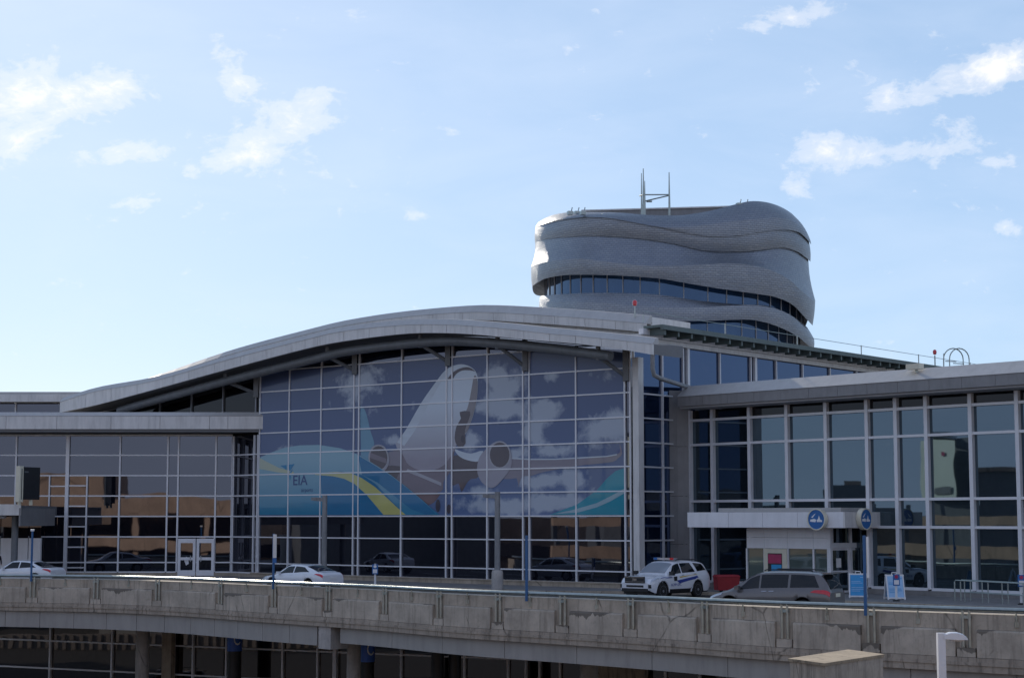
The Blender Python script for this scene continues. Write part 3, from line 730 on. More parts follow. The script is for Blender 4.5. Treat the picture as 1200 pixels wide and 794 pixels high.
mpart('yellow_wave', yel, [[(370,554),(395,552.5),(411,553.5),(425,560),(440,570),(452,581),(466,594),(476,zb_-.9),(450,zb_-.9),(441,592),(430,579),(416,566.5),(404,560.5),(390,557.5),(370,556)],[(304.5,536),(314,541),(328,548),(345,552.5),(345,555),(326,553),(304.5,549)]], .053, False)
mpart('turquoise_wave', teal2, [[(645,zb_-.9),(677,590.5),(700,574),(712,560),(722,551.5),(732.4,548),(732.4,zb_-.9)]], .045, False)
mpart('pale_wave', pal, [[(648,602),(672,597),(700,589),(718,580),(732.4,572),(732.4,577.5),(716,587),(700,594),(678,600)]], .049, False)
g = MB(); u0, z0 = HALL.uz(343.5, 568); 
text_into(g, 'EIA', .86, lambda x, y: HALL.pt(u0 + x*1.08, z0 + y, .058), .008)
u2, z2 = HALL.uz(353.5, 576); text_into(g, 'airports', .36, lambda x, y: HALL.pt(u2 + x*.9, z2 + y, .058))
g.build('lettering', film('navy print', (.03,.07,.20)), mu, fix=False)
g = MB()
for tri in ([(329.3,545.2),(336.5,544.4),(336.5,550.2)], [(337.2,544.4),(346,543.2),(340.5,552)], [(341,552.2),(344,549.3),(342.2,554),(339.5,554)], [(339.3,556.5),(342,556.5),(340.5,562.5)]): mpoly(g, tri, .058)
g.build('emblem', film('emblem print', (.02,.22,.42)), mu, fix=False)

# ------------------------------------------------------------------ office tower
tw = empty('office_tower', at_d(788, 160, SZ), 'curved zinc shingled office tower with wavy bands and ribbon windows', 'tower')
TC = at_d(788, 160).xy; TD = 160.0
def z6(x, y): return 610 + x*.3, 190 + y*.3
NE = 2.35
CV = {
 0: [(40,262),(75,235),(110,212),(190,196),(330,195),(420,199),(500,206),(600,208),(650,206),(750,190),(850,165),(920,152),(1000,163),(1070,198),(1120,250),(1145,305)],
 1: [(40,258),(80,245),(150,226),(250,215),(350,218),(450,235),(533,250),(630,252),(727,244),(866,228),(950,221),(1033,218),(1090,238),(1133,280),(1150,315)],
 2: [(40,260),(80,247),(150,228),(250,217),(350,220),(450,237),(533,252),(580,262),(644,275),(744,289),(866,286),(950,272),(1033,264),(1100,274),(1133,302),(1150,325)],
 3: [(40,318),(75,305),(150,295),(280,288),(400,293),(520,305),(620,322),(705,342),(783,350),(894,348),(970,340),(1033,334),(1090,348),(1133,378),(1150,395)],
 4: [(40,410),(60,400),(130,385),(230,377),(350,390),(480,403),(600,405),(720,400),(830,395),(950,410),(1050,452),(1110,505),(1150,540)],
 5: [(40,488),(65,472),(95,455),(180,441),(300,440),(430,445),(560,456),(640,470),(760,490),(900,510),(1000,526),(1070,556),(1115,602),(1150,640)],
 6: [(40,525),(97,520),(180,514),(300,510),(450,512),(560,519),(700,540),(850,554),(970,561),(1050,590),(1115,634),(1150,670)],
 7: [(40,548),(150,545),(300,548),(450,560),(600,566),(736,565),(850,559),(922,558),(1000,571),(1070,602),(1120,650),(1150,690)],
 8: [(40,600),(200,605),(400,620),(600,622),(744,619),(850,615),(922,617),(1005,639),(1088,680),(1130,715),(1150,730)],
}
def rr(l, m, r_): return [(-90, l), (0, m), (60, (m+r_)/2), (90, r_)]
TH = [(-90 + i*180/72) for i in range(73)]
def ring(ci, rtab, dz=0.0, sub=None):
    pts = []
    for th in TH:
        r_ = sinterp(rtab, th); s_, c_ = math.sin(R(th)), math.cos(R(th))
        X = r_*math.copysign(abs(s_)**(2/NE), s_); Y = -r_*max(0.0, c_)**(2/NE)
        d = TD + Y; px = 600 + F*(TC.x + X)/d/1.0
        x6 = (px - 610)/.3
        z = at_y(px, 190 + .3*sinterp(CV[ci], x6), d).z + dz
        pts.append(Vector((TC.x + X, d, z)))
    back = []
    for p in reversed(pts[1:-1]): back.append(Vector((p.x, 2*TD - p.y, p.z)))
    return pts + back
def band(mb, A_, B_, bulge=0.0, n=5):
    rings, uvs = [], []
    cen = Vector((TC.x, TD, 0))
    arc = [0]
    for i in range(1, len(A_) + 1): arc.append(arc[-1] + (B_[i % len(A_)] - B_[i-1]).length)
    for j in range(n + 1):
        t = j/n; rg = []; uq = []
        for i in range(len(A_) + 1):
            p = A_[i % len(A_)].lerp(B_[i % len(A_)], t)
            o = (p - cen); o.z = 0; o.normalize(); p = p + o*bulge*math.sin(math.pi*t)
            rg.append(p); uq.append((arc[i], p.z))
        rings.append(rg); uvs.append(uq)
    mb.loft(rings, False, uvs)
def sinz(l, m, r_): return rr(l, m, r_)
K = {'0': ring(0, rr(11.2,10.9,11.0)), '1': ring(1, rr(12.45,12.45,12.55)), '2': ring(2, rr(12.47,12.40,12.70)), '2b': ring(2, rr(12.45,12.25,12.5)),
     '3': ring(3, rr(12.54,11.95,12.7)), '3b': ring(3, rr(12.52,11.85,12.5)), '4': ring(4, rr(12.90,13.15,12.85)), '5': ring(5, rr(12.78,12.95,12.55)),
     '5w': ring(5, rr(11.6,11.65,11.9), .08), '6w': ring(6, rr(11.6,11.65,11.9), -.05), '6': ring(6, rr(12.05,12.15,12.2)), '7': ring(7, rr(12.15,12.6,12.8)),
     '8': ring(8, rr(12.1,12.55,12.75)), '8w': ring(8, rr(11.4,11.4,11.5), .05)}
for (a, b_, bl) in (('0','1',.22),('1','2',.03),('2','2b',0),('2b','3',.08),('3','3b',0),('3b','4',-.12),('4','5',.05),('5','5w',0),('6w','6',0),('6','7',.02),('7','8',.05),('8','8w',0)):
    g = MB(); band(g, K[a], K[b_], bl, 6 if bl else 1)
    g.build('shingle_band' if bl else 'band_return', M['zinc'], tw, True, 60)
g = MB(); band(g, K['5w'], K['6w'], 0, 1); wnb = g.build('ribbon_window', M['tower_glass'], tw, True, 60)
g = MB()
for i in range(0, len(K['5w']), 3):
    a, b_ = K['5w'][i], K['6w'][i]; o = Vector((a.x - TC.x, a.y - TD, 0)).normalized()*.04
    g.bar(a + o, b_ + o, .09, .09)
g.build('window_mullion', M['alu_dark'], wnb)
low = [Vector((p.x, p.y, SZ)) for p in K['8w']]
g = MB(); band(g, K['8w'], low, 0, 1); wnl = g.build('ribbon_window', M['tower_glass'], tw, True, 60)
g = MB()
for i in range(0, len(low), 3):
    a, b_ = K['8w'][i], low[i]; o = Vector((a.x - TC.x, a.y - TD, 0)).normalized()*.04
    g.bar(a + o, b_ + o, .08, .08)
g.build('window_mullion', M['alu_dark'], wnl)
rz = min(p.z for p in K['0']) - .6
g = MB(); g.poly([Vector((TC.x + (p.x-TC.x)*.995, TD + (p.y-TD)*.995, rz)) for p in K['0']]); g.build('roof_deck', M['roof'], tw, fix=False)
zc = at_y(750, 243, 155).z
pz0 = rz
g = MB(); c = Vector((TC.x + .2, TD + .5, (pz0 + zc)/2)); g.box(c, (15.5, 9.5, zc - pz0), R(-9)); g.build('penthouse', M['panel_dark'], tw)
g = MB(); g.box(c + Vector((0,0,(zc - pz0)/2 + .06)), (15.8, 9.8, .12), R(-9)); g.build('penthouse_coping', M['panel'], tw)
fz = at_y(822, 246, 150).z
g = MB(); g.box((at_d(822, 152).x, 152.6, fz - .6), (2.6, .2, 1.3), R(-9)); g.build('plant_louvre', M['black'], tw)
for px, D_ in ((668,150),(676,152),(683,150),(866,150),(874,152)):
    g = MB(); q = at_y(px, 249.5 if px < 700 else 240, D_); g.box(q, (.45,.4,.3), R(20)); g.tube([q + Vector((.1,0,.1)), q + Vector((.2,.1,.5))], .05, 6); g.build('roof_fitting', M['galv'], tw)
am = empty('antenna_mast', at_y(768, 250, 152), 'tall braced antenna masts standing on the tower roof', 'antenna')
def mast(px, y0, y1, D_, r=.09):
    a = at_y(px, y1, D_); b_ = at_y(px, y0, D_); b_.x = a.x; g = MB(); g.tube([a - Vector((0,0,1.5)), a, b_], [r, r, r*.4], 8)
    g.build('mast', M['galv'], am, True); return a, b_
m1 = mast(754.2, 197.5, 247, 152, .10); m2 = mast(752, 203, 247, 152.6, .08); m3 = mast(784.5, 202, 247, 150, .10); mast(755.8, 212, 247, 151.6, .08)
g = MB()
for za, zb2 in ((.36, .42), (.20, .40)):
    g.tube([m1[0].lerp(m1[1], za+.02), m3[0].lerp(m3[1], zb2)], .06, 6)
g.tube([m1[0].lerp(m1[1], .38), m1[0].lerp(m1[1], .38) + Vector((-.3,.6,0))], .05, 6); g.box(m1[0].lerp(m1[1], .22) + Vector((.5,0,0)), (.5,.2,.12))
g.build('crossbar', M['galv'], am)

# ------------------------------------------------------------------ roof fittings
for (px, y0, y1, face, o, lab) in ((741.5, 354, 366, UP, -.2, 'small red obstruction lamp on the arched roof end'), (1079.5, 413, 428, SIDE, 1.0, 'small red obstruction lamp on the long green eave')):
    u, zt = face.uz(px, y0); _, zb2 = face.uz(px, y1); base = face.pt(u, zb2 - .25, o)
    l_ = empty('obstruction_lamp', base, lab, 'lamp', 'red roof lamps')
    g = MB(); g.tube([base, face.pt(u, zt - .25, o)], .045, 6); g.build('post', M['galv'], l_)
    g = MB(); g.lathe([(.04,-.20),(.11,-.16),(.14,0),(.10,.11),(.03,.15)], face.pt(u, zt, o), 12); g.build('lens', M['lamp_red'], l_, True)
hoop = SIDE.pt(sideu(1108, 430), sz_top + .2, .4)
hp = empty('ladder_hoop', hoop, 'curved metal ladder cage at the far end of the roof', 'ladder')
for k, off in enumerate((0, .9)):
    g = MB(); a = at_y(1106 + k*7, 432, 118); b_ = at_y(1129 + k*7, 432, 118 + .4)
    w = (b_ - a).length; rad = w/2; mid = (a + b_)/2; d = (b_ - a).normalized()
    pts = [mid - d*rad] + [mid - d*rad*math.cos(t*math.pi/10) + Vector((0,0,.65 + rad*1.0*math.sin(t*math.pi/10))) for t in range(11)] + [mid + d*rad]
    g.tube(pts, .04, 6); g.build('hoop', M['galv'], hp)
g = MB(); a = at_y(1106, 424, 118); 
for t in range(3): q = at_y(1108 + t*9, 423 + t*2.5, 118); g.tube([q, q + Vector((.8,.3,0))], .035, 6)
g.tube([at_y(1106, 414, 118), at_y(1106, 432, 118)], .04, 6); g.build('rung', M['galv'], hp)
q = WF.pt(WF.u(1067, 438), CAMZ + 7.02, -.35)
fl = empty('floodlight', q, 'boxy pale floodlight on the edge of the right wing roof', 'light')
g = MB(); g.box(q + Vector((0,0,.16)), (.75,.4,.26), R(-50)); g.build('housing', M['cream'], fl)
g = MB(); g.bar(q + Vector((.1,.1,-.12)), q + Vector((.1,.1,.05)), .12); g.build('bracket', M['galv'], fl)
for px in (974, 1003, 1035, 1092):
    pass

# ------------------------------------------------------------------ elevated road, parapet and girders
ctl = [(-260,64.3),(-130,64.3),(0,65),(130,66.3),(220,68.5),(300,71.8),(370,74.5),(440,77.3),(540,82.2),(680,87),(780,90.6),(900,95.6),(1050,100.3),(1200,104.7),(1330,108.4),(1500,113)]
RAIL = CAMZ - 2.83
def ppt(px):
    D = F*2.83/sinterp(ctl, px); return Vector(((px-600)*D/F, D))
PS = [-260 + i*10 for i in range(177)]
PATH = [ppt(px) for px in PS]
ARC = [0.0]
for a, b_ in zip(PATH, PATH[1:]): ARC.append(ARC[-1] + (b_ - a).length)
def s_of_px(px): return interp(list(zip(PS, ARC)), px)
def path_at(s):
    for i in range(len(ARC)-1):
        if s <= ARC[i+1] or i == len(ARC)-2:
            t = (s - ARC[i])/(ARC[i+1]-ARC[i]); p = PATH[i].lerp(PATH[i+1], t); d = (PATH[i+1]-PATH[i]).normalized(); break
    return p, d, Vector((d.y, -d.x))
def kz(s): return interp([(s_of_px(0), .93), (s_of_px(600), 1.0), (s_of_px(1200), 1.07)], s)
def pp3(s, o, dz):
    p, d, n_ = path_at(s); q = p + n_*o
    return Vector((q.x, q.y, RAIL + dz*(kz(s) if dz < -.3 else 1)))
def sweep(mb, s0, s1, prof, step=1.2, uv=False, caps=True):
    n_ = max(1, int((s1-s0)/step)); rings, uvs = [], []
    for i in range(n_+1):
        s = lerp(s0, s1, i/n_); rings.append([pp3(s, o, z) for o, z in prof]); uvs.append([(s, prof[0][1] - z) for o, z in prof])
    mb.loft(rings, True, uvs)
    if caps:
        mb.add(rings[0], [tuple(range(len(prof)))], uvs[0]); mb.add(rings[-1], [tuple(reversed(range(len(prof))))], uvs[-1])
S0, S1 = 1.0, ARC[-1] - 1.0
SJ = s_of_px(388)
post_px = [-190,-108,-32,44,118,190,263,325,388,454,517,585,660,739,825,917,1017,1127,1245,1370]
posts = [s_of_px(p) for p in post_px]
wallb = empty('parapet_wall', (0, 74, RZ), 'long stained concrete parapet edging the elevated road', 'wall')
for a, b_ in ((S0, SJ - .015), (SJ + .015, S1)):
    g = MB(); sweep(g, a, b_, [(0,-.20),(0,-1.46),(-.32,-1.46),(-.32,-.17)], 1.2, True); g.build('upper_wall', M['concrete'], wallb)
    g = MB(); sweep(g, a, b_, [(.16,-1.475),(.16,-1.9),(-.35,-1.9),(-.35,-1.475)], 1.2); sweep(g, a, b_, [(.20,-1.60),(.20,-1.70),(.161,-1.70),(.161,-1.60)], 1.2)
    g.build('ledge', M['ledge'], wallb)
for a, b_ in zip(posts, posts[1:]):
    for sa, sb in ((a + .36, b_ - .36),):
        g = MB(); sweep(g, sa, sb, [(.10,-.66),(.13,-.70),(.13,-1.465),(.003,-1.465),(.003,-.64)], 1.2, True); g.build('panel', M['concrete_panel'], wallb)
for a in posts:
    g = MB(); sweep(g, a - .30, a + .30, [(.115,-1.20),(.115,-1.465),(.003,-1.465),(.003,-1.20)]); g.build('post_block', M['concrete_panel'], wallb)
gr = empty('guard_rail', (0, 73.8, RZ + .7), 'galvanised guard rail on twin posts along the concrete parapet', 'railing')
g = MB(); n_ = 110; g.tube([pp3(lerp(S0, S1, i/n_), .06, -.04) for i in range(n_+1)], .075, 8); g.build('top_rail', M['galv'], gr, True)
for a in posts:
    g = MB()
    for o in (-.11, .11): g.bar(pp3(a+o, .075, -.06), pp3(a+o, .075, -1.18), .085, .07)
    g.bar(pp3(a-.17, .075, -.30), pp3(a+.17, .075, -.30), .06, .1)
    g.build('post', M['galv'], gr)
for a, b_ in zip(posts, posts[1:]):
    m_ = (a+b_)/2; g = MB(); g.bar(pp3(m_, .06, -.08), pp3(m_, .03, -.50), .07, .05); g.box(pp3(m_, .035, -.46), (.12,.06,.16), 0); g.build('bracket', M['galv'], gr)

def girder(sa, sb, pl_, o, zt, zb2, label):
    p, d, n_ = path_at((sa+sb)/2); e = empty('bridge_girder', (p.x, p.y, RAIL - 2.4), label, 'girder', 'grey girders under the parapet')
    n2 = max(1, round((sb-sa)/pl_)); g = MB()
    for i in range(n2):
        a, b_ = lerp(sa, sb, i/n2) + .012, lerp(sa, sb, (i+1)/n2) - .012
        sweep(g, a, b_, [(o, zt), (o, zb2), (o-.15, zb2), (o-.15, zt)], 1.5)
    g.build('cladding_panel', M['girder'], e)
    g = MB(); sweep(g, sa, sb, [(o-.16, zt), (o-.16, zb2+.06), (o-1.2, zb2+.06), (o-1.2, zt)], 2); g.build('beam', M['ledge'], e)
girder(S0, s_of_px(374), 1.85, -.02, -1.915, -2.78, 'grey panelled girder under the left stretch of parapet, its end broken')
girder(s_of_px(399), s_of_px(1018)+40 if False else S1, 3.6, -.10, -1.915, -2.60, 'grey panelled girder under the right stretch of parapet')
p, d, n_ = path_at(SJ - .1)
pc_ = empty('pier_cap', (p.x, p.y, RAIL - 2.5), 'concrete pier head at the joint between the two girders', 'pier')
g = MB(); sweep(g, s_of_px(377), s_of_px(391), [(.05,-1.915), (.05,-2.9), (-1.0,-2.9), (-1.0,-1.915)], .5); g.build('pier_head', M['column'], pc_)

def bcol(px, Y, r, label, mat_='column', blue=False):
    c = at_d(px, Y, GZ); e = empty('bridge_column', c, label, 'column', 'columns beneath the elevated road')
    g = MB(); g.lathe([(r,0),(r,RAIL - 2.35 - GZ)], c, 20); g.build('shaft', M[mat_], e, True)
    if blue:
        zt = RAIL - 2.9
        g = MB(); g.lathe([(r+.03,0),(r+.03,1.25)], Vector((c.x, c.y, zt - 1.25)), 20); bn_ = g.build('blue_band', M['band_blue'], e, True)
        g = MB(); cc = Vector((c.x, c.y, zt - .62)); rb_ = r + .045
        for t in range(9):
            a0, a1 = R(50 + t*31), R(50 + (t+1)*31); 
            f = lambda a_, q: cc + Vector((math.sin(.55 + q*math.cos(a_)/rb_)*rb_, -math.cos(.55 + q*math.cos(a_)/rb_)*rb_, q*1.5*math.sin(a_)))
            g.poly([f(a0,.15), f(a0,.21), f(a1,.21), f(a1,.15)])
        g.build('number_mark', M['white'], bn_, fix=False)
bcol(172.5, 93.5, .36, 'round concrete column under the left girder')
bcol(417, 81.5, .32, 'round concrete column beside the girder joint')
bcol(279, 94, .37, 'dark column with blue band left of the girder joint', 'black', True)
bcol(433, 87, .33, 'dark column with blue band right of the girder joint', 'black', True)
bcol(514, 84, .30, 'left of the two plain dark columns under the road', 'black')
bcol(534, 84, .30, 'right of the two plain dark columns under the road', 'black')
bcol(689, 78, .40, 'pale concrete column near the lower doorway')

# deck, pavement, ground
dk_ = MB(); inner = [Vector((p.x + 16, p.y + 52)) for p in PATH]
rings = []
for p, q in zip(PATH, inner):
    rings.append([Vector((p.x, p.y+.33, RZ)), Vector((q.x, q.y, RZ)), Vector((q.x, q.y, RZ-.75)), Vector((p.x, p.y+.33, RZ-.75))])
dk_.loft(rings, True); dk_.add(rings[0], [(0,1,2,3)]); dk_.add(rings[-1], [(3,2,1,0)])
tag(dk_.build('elevated_road', M['asphalt']), None, None, None, 'structure')
kb = [Vector((-62,106.8)), Vector((-24,106.6)), Vector((-17.5,104.5)), Vector((1.8,89.6)), Vector((8.4,88.7)), Vector((11.6,87.3)), Vector((14.2,79.6)), Vector((22.5,70.6)), Vector((36,57.5))]
bkp = [Vector((48,70)), Vector((30,90)), Vector((20,112)), Vector((-10,130)), Vector((-62,130))]
pv = MB(); pv.ext([Vector((q.x, q.y, RZ + .006)) for q in kb + bkp], (0, 0, SZ - RZ - .006)); tag(pv.build('pavement', M['paving']), None, None, None, 'structure')
kr = MB()
for a, b_ in zip(kb, kb[1:]):
    n_ = Vector(((b_-a).y, -(b_-a).x)).normalized()
    kr.hexa([Vector((*(a + n_*.18), RZ+.004)), Vector((*(b_ + n_*.18), RZ+.004)), Vector((*(b_ + n_*.003), RZ+.004)), Vector((*(a + n_*.003), RZ+.004))],
            [Vector((*(a + n_*.16), SZ+.01)), Vector((*(b_ + n_*.16), SZ+.01)), Vector((*(b_ + n_*.003), SZ+.01)), Vector((*(a + n_*.003), SZ+.01))])
tag(kr.build('kerb', M['base_conc']), None, None, None, 'structure')
mk = MB()
for off in (5.0, 8.6):
    for i in range(20, 160, 6):
        a, d, n_ = path_at(ARC[i]); b_, d2, n2 = path_at(ARC[i] + 2.2)
        q = [a - n_*off, b_ - n2*off, b_ - n2*(off+.12), a - n_*(off+.12)]
        mk.poly([Vector((v.x, v.y, RZ + .004)) for v in q])
tag(mk.build('road_marking', M['white'], fix=False), None, None, None, 'structure')
gd = MB(); gd.poly([(-2500,-2500,GZ),(2500,-2500,GZ),(2500,3500,GZ),(-2500,3500,GZ)]); tag(gd.build('ground', M['ground'], fix=False), None, None, None, 'structure')
lr = MB(); lr.poly([(-120,20,GZ+.006),(70,20,GZ+.006),(70,78,GZ+.006),(-120,110,GZ+.006)]); tag(lr.build('lower_road', M['asphalt'], fix=False), None, None, None, 'structure')

# lower storey glass under the deck
LOW = Face(at_d(-160, 108), at_d(1000, 80.5))
lo = empty('lower_terminal_front', (-10, 100, GZ), 'dark glazed lower storey beneath the elevated road', 'terminal building')
lpx = [-150,-60,59.5,132,167,203,227,266,332,373,394,416,471,545,596,617,633,657,690,735,780,820,870,930,990]
curtain(LOW, [LOW.u(p, 770) for p in lpx], [GZ + .8, GZ + 2.5, GZ + 4.05], GZ + .1, RZ - .8, M['low_glass'], lo, .10, .08, wide=(5,10))
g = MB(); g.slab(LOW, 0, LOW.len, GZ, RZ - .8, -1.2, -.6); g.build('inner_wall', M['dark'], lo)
g = MB(); g.slab(LOW, LOW.u(688,770), LOW.u(760,770), GZ, RZ - .85, .05, .5); g.slab(LOW, LOW.u(717,770), LOW.u(760,770), RZ - 2.2, RZ - .9, .51, .7); g.build('wall_panel', M['ledge'], lo)
g = MB(); g.slab(LOW, LOW.u(715,770), LOW.u(722,770), RZ - 2.15, RZ - 1.6, .71, .76); g.build('door_sign', M['black'], lo)
g = MB(); g.slab(LOW, LOW.u(196,770), LOW.u(207,770), GZ, RZ - .8, .15, .5); g.build('mullion_pier', M['base_conc'], lo)

# ------------------------------------------------------------------ poles and signs along the road
def lamp_post(px, ytop, ybase, D, label, base=False):
    b_ = at_d(px, D, SZ); e = empty('lamp_post', b_, label, 'lamp post', 'tall grey lamp posts by the hall glass')
    zt = at_y(px, ytop, D).z
    g = MB(); g.tube([b_, Vector((b_.x, b_.y, zt))], [.155, .14], 12); g.build('pole', M['pole'], e, True)
    g = MB(); g.bar(Vector((b_.x, b_.y, zt - .25)), Vector((b_.x - .62, b_.y + .1, zt - .2)), .16, .2); g.bar(Vector((b_.x - .45, b_.y+.06, zt - .2)), Vector((b_.x - .75, b_.y + .1, zt - .2)), .24, .16); g.build('arm', M['pole'], e)
    if base:
        g = MB(); g.lathe([(.30,0),(.30,.85),(.26,1.0)], b_, 16); g.build('footing', M['column'], e, True)
lamp_post(381.5, 580, 690, 99, 'tall grey lamp post behind the parked white sedan')
lamp_post(583, 576, 688, 91.0, 'tall grey lamp post on a round concrete footing', True)

def pole_sign(px, ytop, D_off, label):
    s = s_of_px(px); q = pp3(s, .14, -.34); e = empty('sign_pole', q, label, 'pole', 'thin blue poles rising from the parapet')
    zt = at_y(px, ytop, q.y).z
    g = MB(); g.tube([q, Vector((q.x, q.y, zt))], .055, 8); g.build('pole', M['blue'], e, True)
    return e, q, zt
e, q, zt = pole_sign(325.5, 625, 0, 'thin blue pole with a narrow white sign near the white sedan')
g = MB(); g.box((q.x + .06, q.y - .08, zt - .55), (.16,.05,1.05)); g.build('sign_plate', M['panel'], e)
g = MB(); g.box((q.x + .06, q.y - .08, zt - 1.2), (.16,.05,.22)); g.build('blue_plate', M['sign_blue'], e)
e, q, zt = pole_sign(619.5, 627, 0, 'thin plain blue pole between lamp post and police car')
e, q, zt = pole_sign(1012, 627, 0, 'thin blue pole with a white strip near the entrance boards')
g = MB(); g.box((q.x + .10, q.y - .03, zt - .72), (.07,.05,1.35)); g.build('white_strip', M['white'], e)
e, q, zt = pole_sign(43, 622, 0, 'thin blue pole passing in front of the left sedan')
g = MB(); g.box((q.x, q.y, zt + .05), (.16,.16,.1)); g.build('pole_cap', M['white'], e)

def bollard(px, ybase, ytop, label, pink=False):
    D = F*(CAMZ - SZ)/(ybase - YH); b_ = at_d(px, D, SZ); e = empty('bollard_sign', b_, label, 'sign', 'white posts carrying small signs')
    zt = at_y(px, ytop, D).z
    g = MB(); g.tube([b_, Vector((b_.x, b_.y, zt))], .055, 8); g.build('post', M['white'], e, True)
    g = MB(); g.lathe([(.16,0),(.16,.04),(.07,.08)], b_, 12); g.build('foot', M['black'], e)
    g = MB(); g.box((b_.x, b_.y - .08, zt - .28), (.30,.04,.50)); g.build('sign_plate', M['sign_blue'], e)
    g = MB(); g.box((b_.x, b_.y - .105, zt - .38), (.22,.01,.20)); g.build('white_notice', M['panel_white'], e)
    g = MB(); g.lathe([(.08,0),(.08,.012)], (b_.x, b_.y - .115, zt - .14), 14, 'y'); g.build('round_mark', M['magenta'] if pink else M['white'], e)
bollard(441, 689, 660, 'small blue and white post sign right of the white sedan')
bollard(1191, 706.5, 672, 'small blue and white post sign beside the bike rack', True)
bollard(1046, 702.5, 671.5, 'small dark post sign in front of the pale blue board', True)

def a_board(px, ybase, label, m_, rz):
    D = F*(CAMZ - SZ)/(ybase - YH); b_ = at_d(px, D, SZ)
    e = empty('sandwich_board', (0,0,0), label, 'sandwich board', 'folding boards outside the entrance')
    w, h, sp = .84, 1.12, .32
    for sgn in (-1, 1):
        g = MB()
        def q(x, t): return Vector((x, sgn*lerp(sp, .03, t), t*h))
        for x in (-w/2+.04, w/2-.04): g.bar(q(x, 0), q(x, 1.0), .07, .05)
        g.bar(q(-w/2, .07), q(w/2, .07), .05, .07); g.bar(q(-w/2, .97), q(w/2, .97), .05, .07); g.build('board_frame', M['white'], e)
        g = MB(); o = Vector((0, sgn*.012, 0)); g.poly([q(-w/2+.07,.10)+o, q(w/2-.07,.10)+o, q(w/2-.07,.94)+o, q(-w/2+.07,.94)+o]); pn = g.build('board_panel', m_, e, fix=False)
        if sgn < 0:
            g = MB(); o = Vector((0, -.02, 0))
            for k, (t, x0, x1) in enumerate(((.83,.1,.32),(.66,-.3,.12),(.60,-.3,.2),(.42,-.3,.25),(.35,-.3,.28),(.28,-.3,.1))):
                g.poly([q(x0,t)+o, q(x1,t)+o, q(x1,t+.022)+o, q(x0,t+.022)+o])
            g.build('printed_line', M['board_pale'] if m_ is M['board_blue'] else M['board_blue'], pn, fix=False)
    g = MB(); g.tube([(-.12,0,h),(-.1,0,h+.09),(.1,0,h+.09),(.12,0,h)], .025, 6); g.build('handle', M['white'], e)
    put(e, b_, rz)
a_board(1002, 698.5, 'bright blue folding board left of the other board', M['board_blue'], R(-14))
a_board(1044, 700.5, 'pale blue folding board behind the small dark post sign', M['board_pale'], R(4))

# bike rack
D0_, D1_ = 79.0, 73.0
a = at_d(1114, 78.6, SZ); b_ = at_d(1215, 73.6, SZ)
e = empty('bike_rack', a, 'low grey tubular rack standing in front of the right wing', 'rack')
for k in range(2):
    off = Vector((.35, .35, 0))*k*1.0; h = Vector((0,0,.92)); g = MB()
    A0, B0 = a + off, b_ + off
    g.tube([A0, A0 + h*.92, A0 + h + (B0-A0).normalized()*.08, B0 + h], .03, 8); g.tube([A0 + h*.45 + (B0-A0)*.12, B0 + h*.45], .022, 6)
    for t in (.12, .33, .56, .8, 1): g.tube([A0.lerp(B0, t), A0.lerp(B0, t) + h], .026, 6)
    g.build('rail_frame', M['galv'], e)

# red bin
D = 88.5; b_ = at_d(849, D, SZ); e = empty('rubbish_bin', (0,0,0), 'red plastic bin between the police car and the minivan', 'bin')
g = MB(); g.hexa([(-.60,-.42,.1),(.60,-.42,.1),(.60,.42,.1),(-.60,.42,.1)], [(-.66,-.46,.85),(.66,-.46,.85),(.66,.46,.85),(-.66,.46,.85)]); g.build('tub', M['red'], e)
g = MB(); g.hexa([(-.70,-.5,.852),(.70,-.5,.852),(.70,.5,.852),(-.70,.5,.852)], [(-.6,-.4,.96),(.6,-.4,.96),(.6,.4,.96),(-.6,.4,.96)]); g.build('lid', M['red'], e)
for x in (-.4, .4):
    g = MB(); g.lathe([(.1,-.04),(.1,.04)], (x, -.3, .1), 12, 'y'); g.build('wheel', M['rubber'], e)
put(e, b_, R(10)); e.scale = (.88, .88, .88)

# left entrance canopy, its box sign, pale vestibule
le = empty('side_entrance', at_d(12, 105, SZ), 'small flat canopied entrance at the far left', 'entrance')
LC = Face(at_d(-140, 102.5), at_d(27, 102.5))
g = MB(); g.slab(LC, 0, LC.len, CAMZ + .18, CAMZ + .82, -.1, 0); g.build('canopy_fascia', M['panel'], le)
q0, q1 = at_d(27, 102.5), at_d(67, 110.5); LS = Face(q0, q1)
g = MB(); g.slab(LS, 0, LS.len, CAMZ - .45, CAMZ + .6, -.1, 0); g.build('canopy_side', M['panel_dark'], le)
g = MB(); g.slab(LC, 0, LC.len - .1, CAMZ + .22, CAMZ + .75, -8.5, -.11); g.build('canopy_roof', M['soffit'], le)
LV = Face(at_d(-140, 107.5), at_d(48, 107.5))
vu = [LV.u(p, 640) for p in (-130,-96,-62,-28,0,16,33,48)]
for a, b_ in zip(vu, vu[1:]):
    g = MB(); g.slab(LV, a + .03, b_ - .03, SZ + .05, CAMZ - 1.2, -.3, 0); g.build('wall_panel', M['panel_white'], le)
    g = MB(); g.slab(LV, a + .03, b_ - .03, CAMZ - 1.18, CAMZ + .18, -.1, -.05); g.build('window', M['hall_glass'], le)
c = at_d(21, 104, SZ); g = MB(); g.lathe([(.2,0),(.2,CAMZ + .2 - SZ)], c, 14); g.build('canopy_column', M['steel'], le, True)
g = MB(); g.lathe([(.01,-.12),(.2,-.08),(.24,.02),(.1,.1)], (at_d(6,104).x, 104, CAMZ + .1), 14); g.build('downlight', M['panel_white'], le, True)
bs = empty('box_sign', at_d(36, 102.2, CAMZ + .82), 'dark double-sided box sign standing on the left entrance canopy', 'sign')
zb2, zt = at_y(30, 588, 102).z, at_y(30, 547, 102).z
BS = Face(at_d(29, 101.6), at_d(48.5, 102.8))
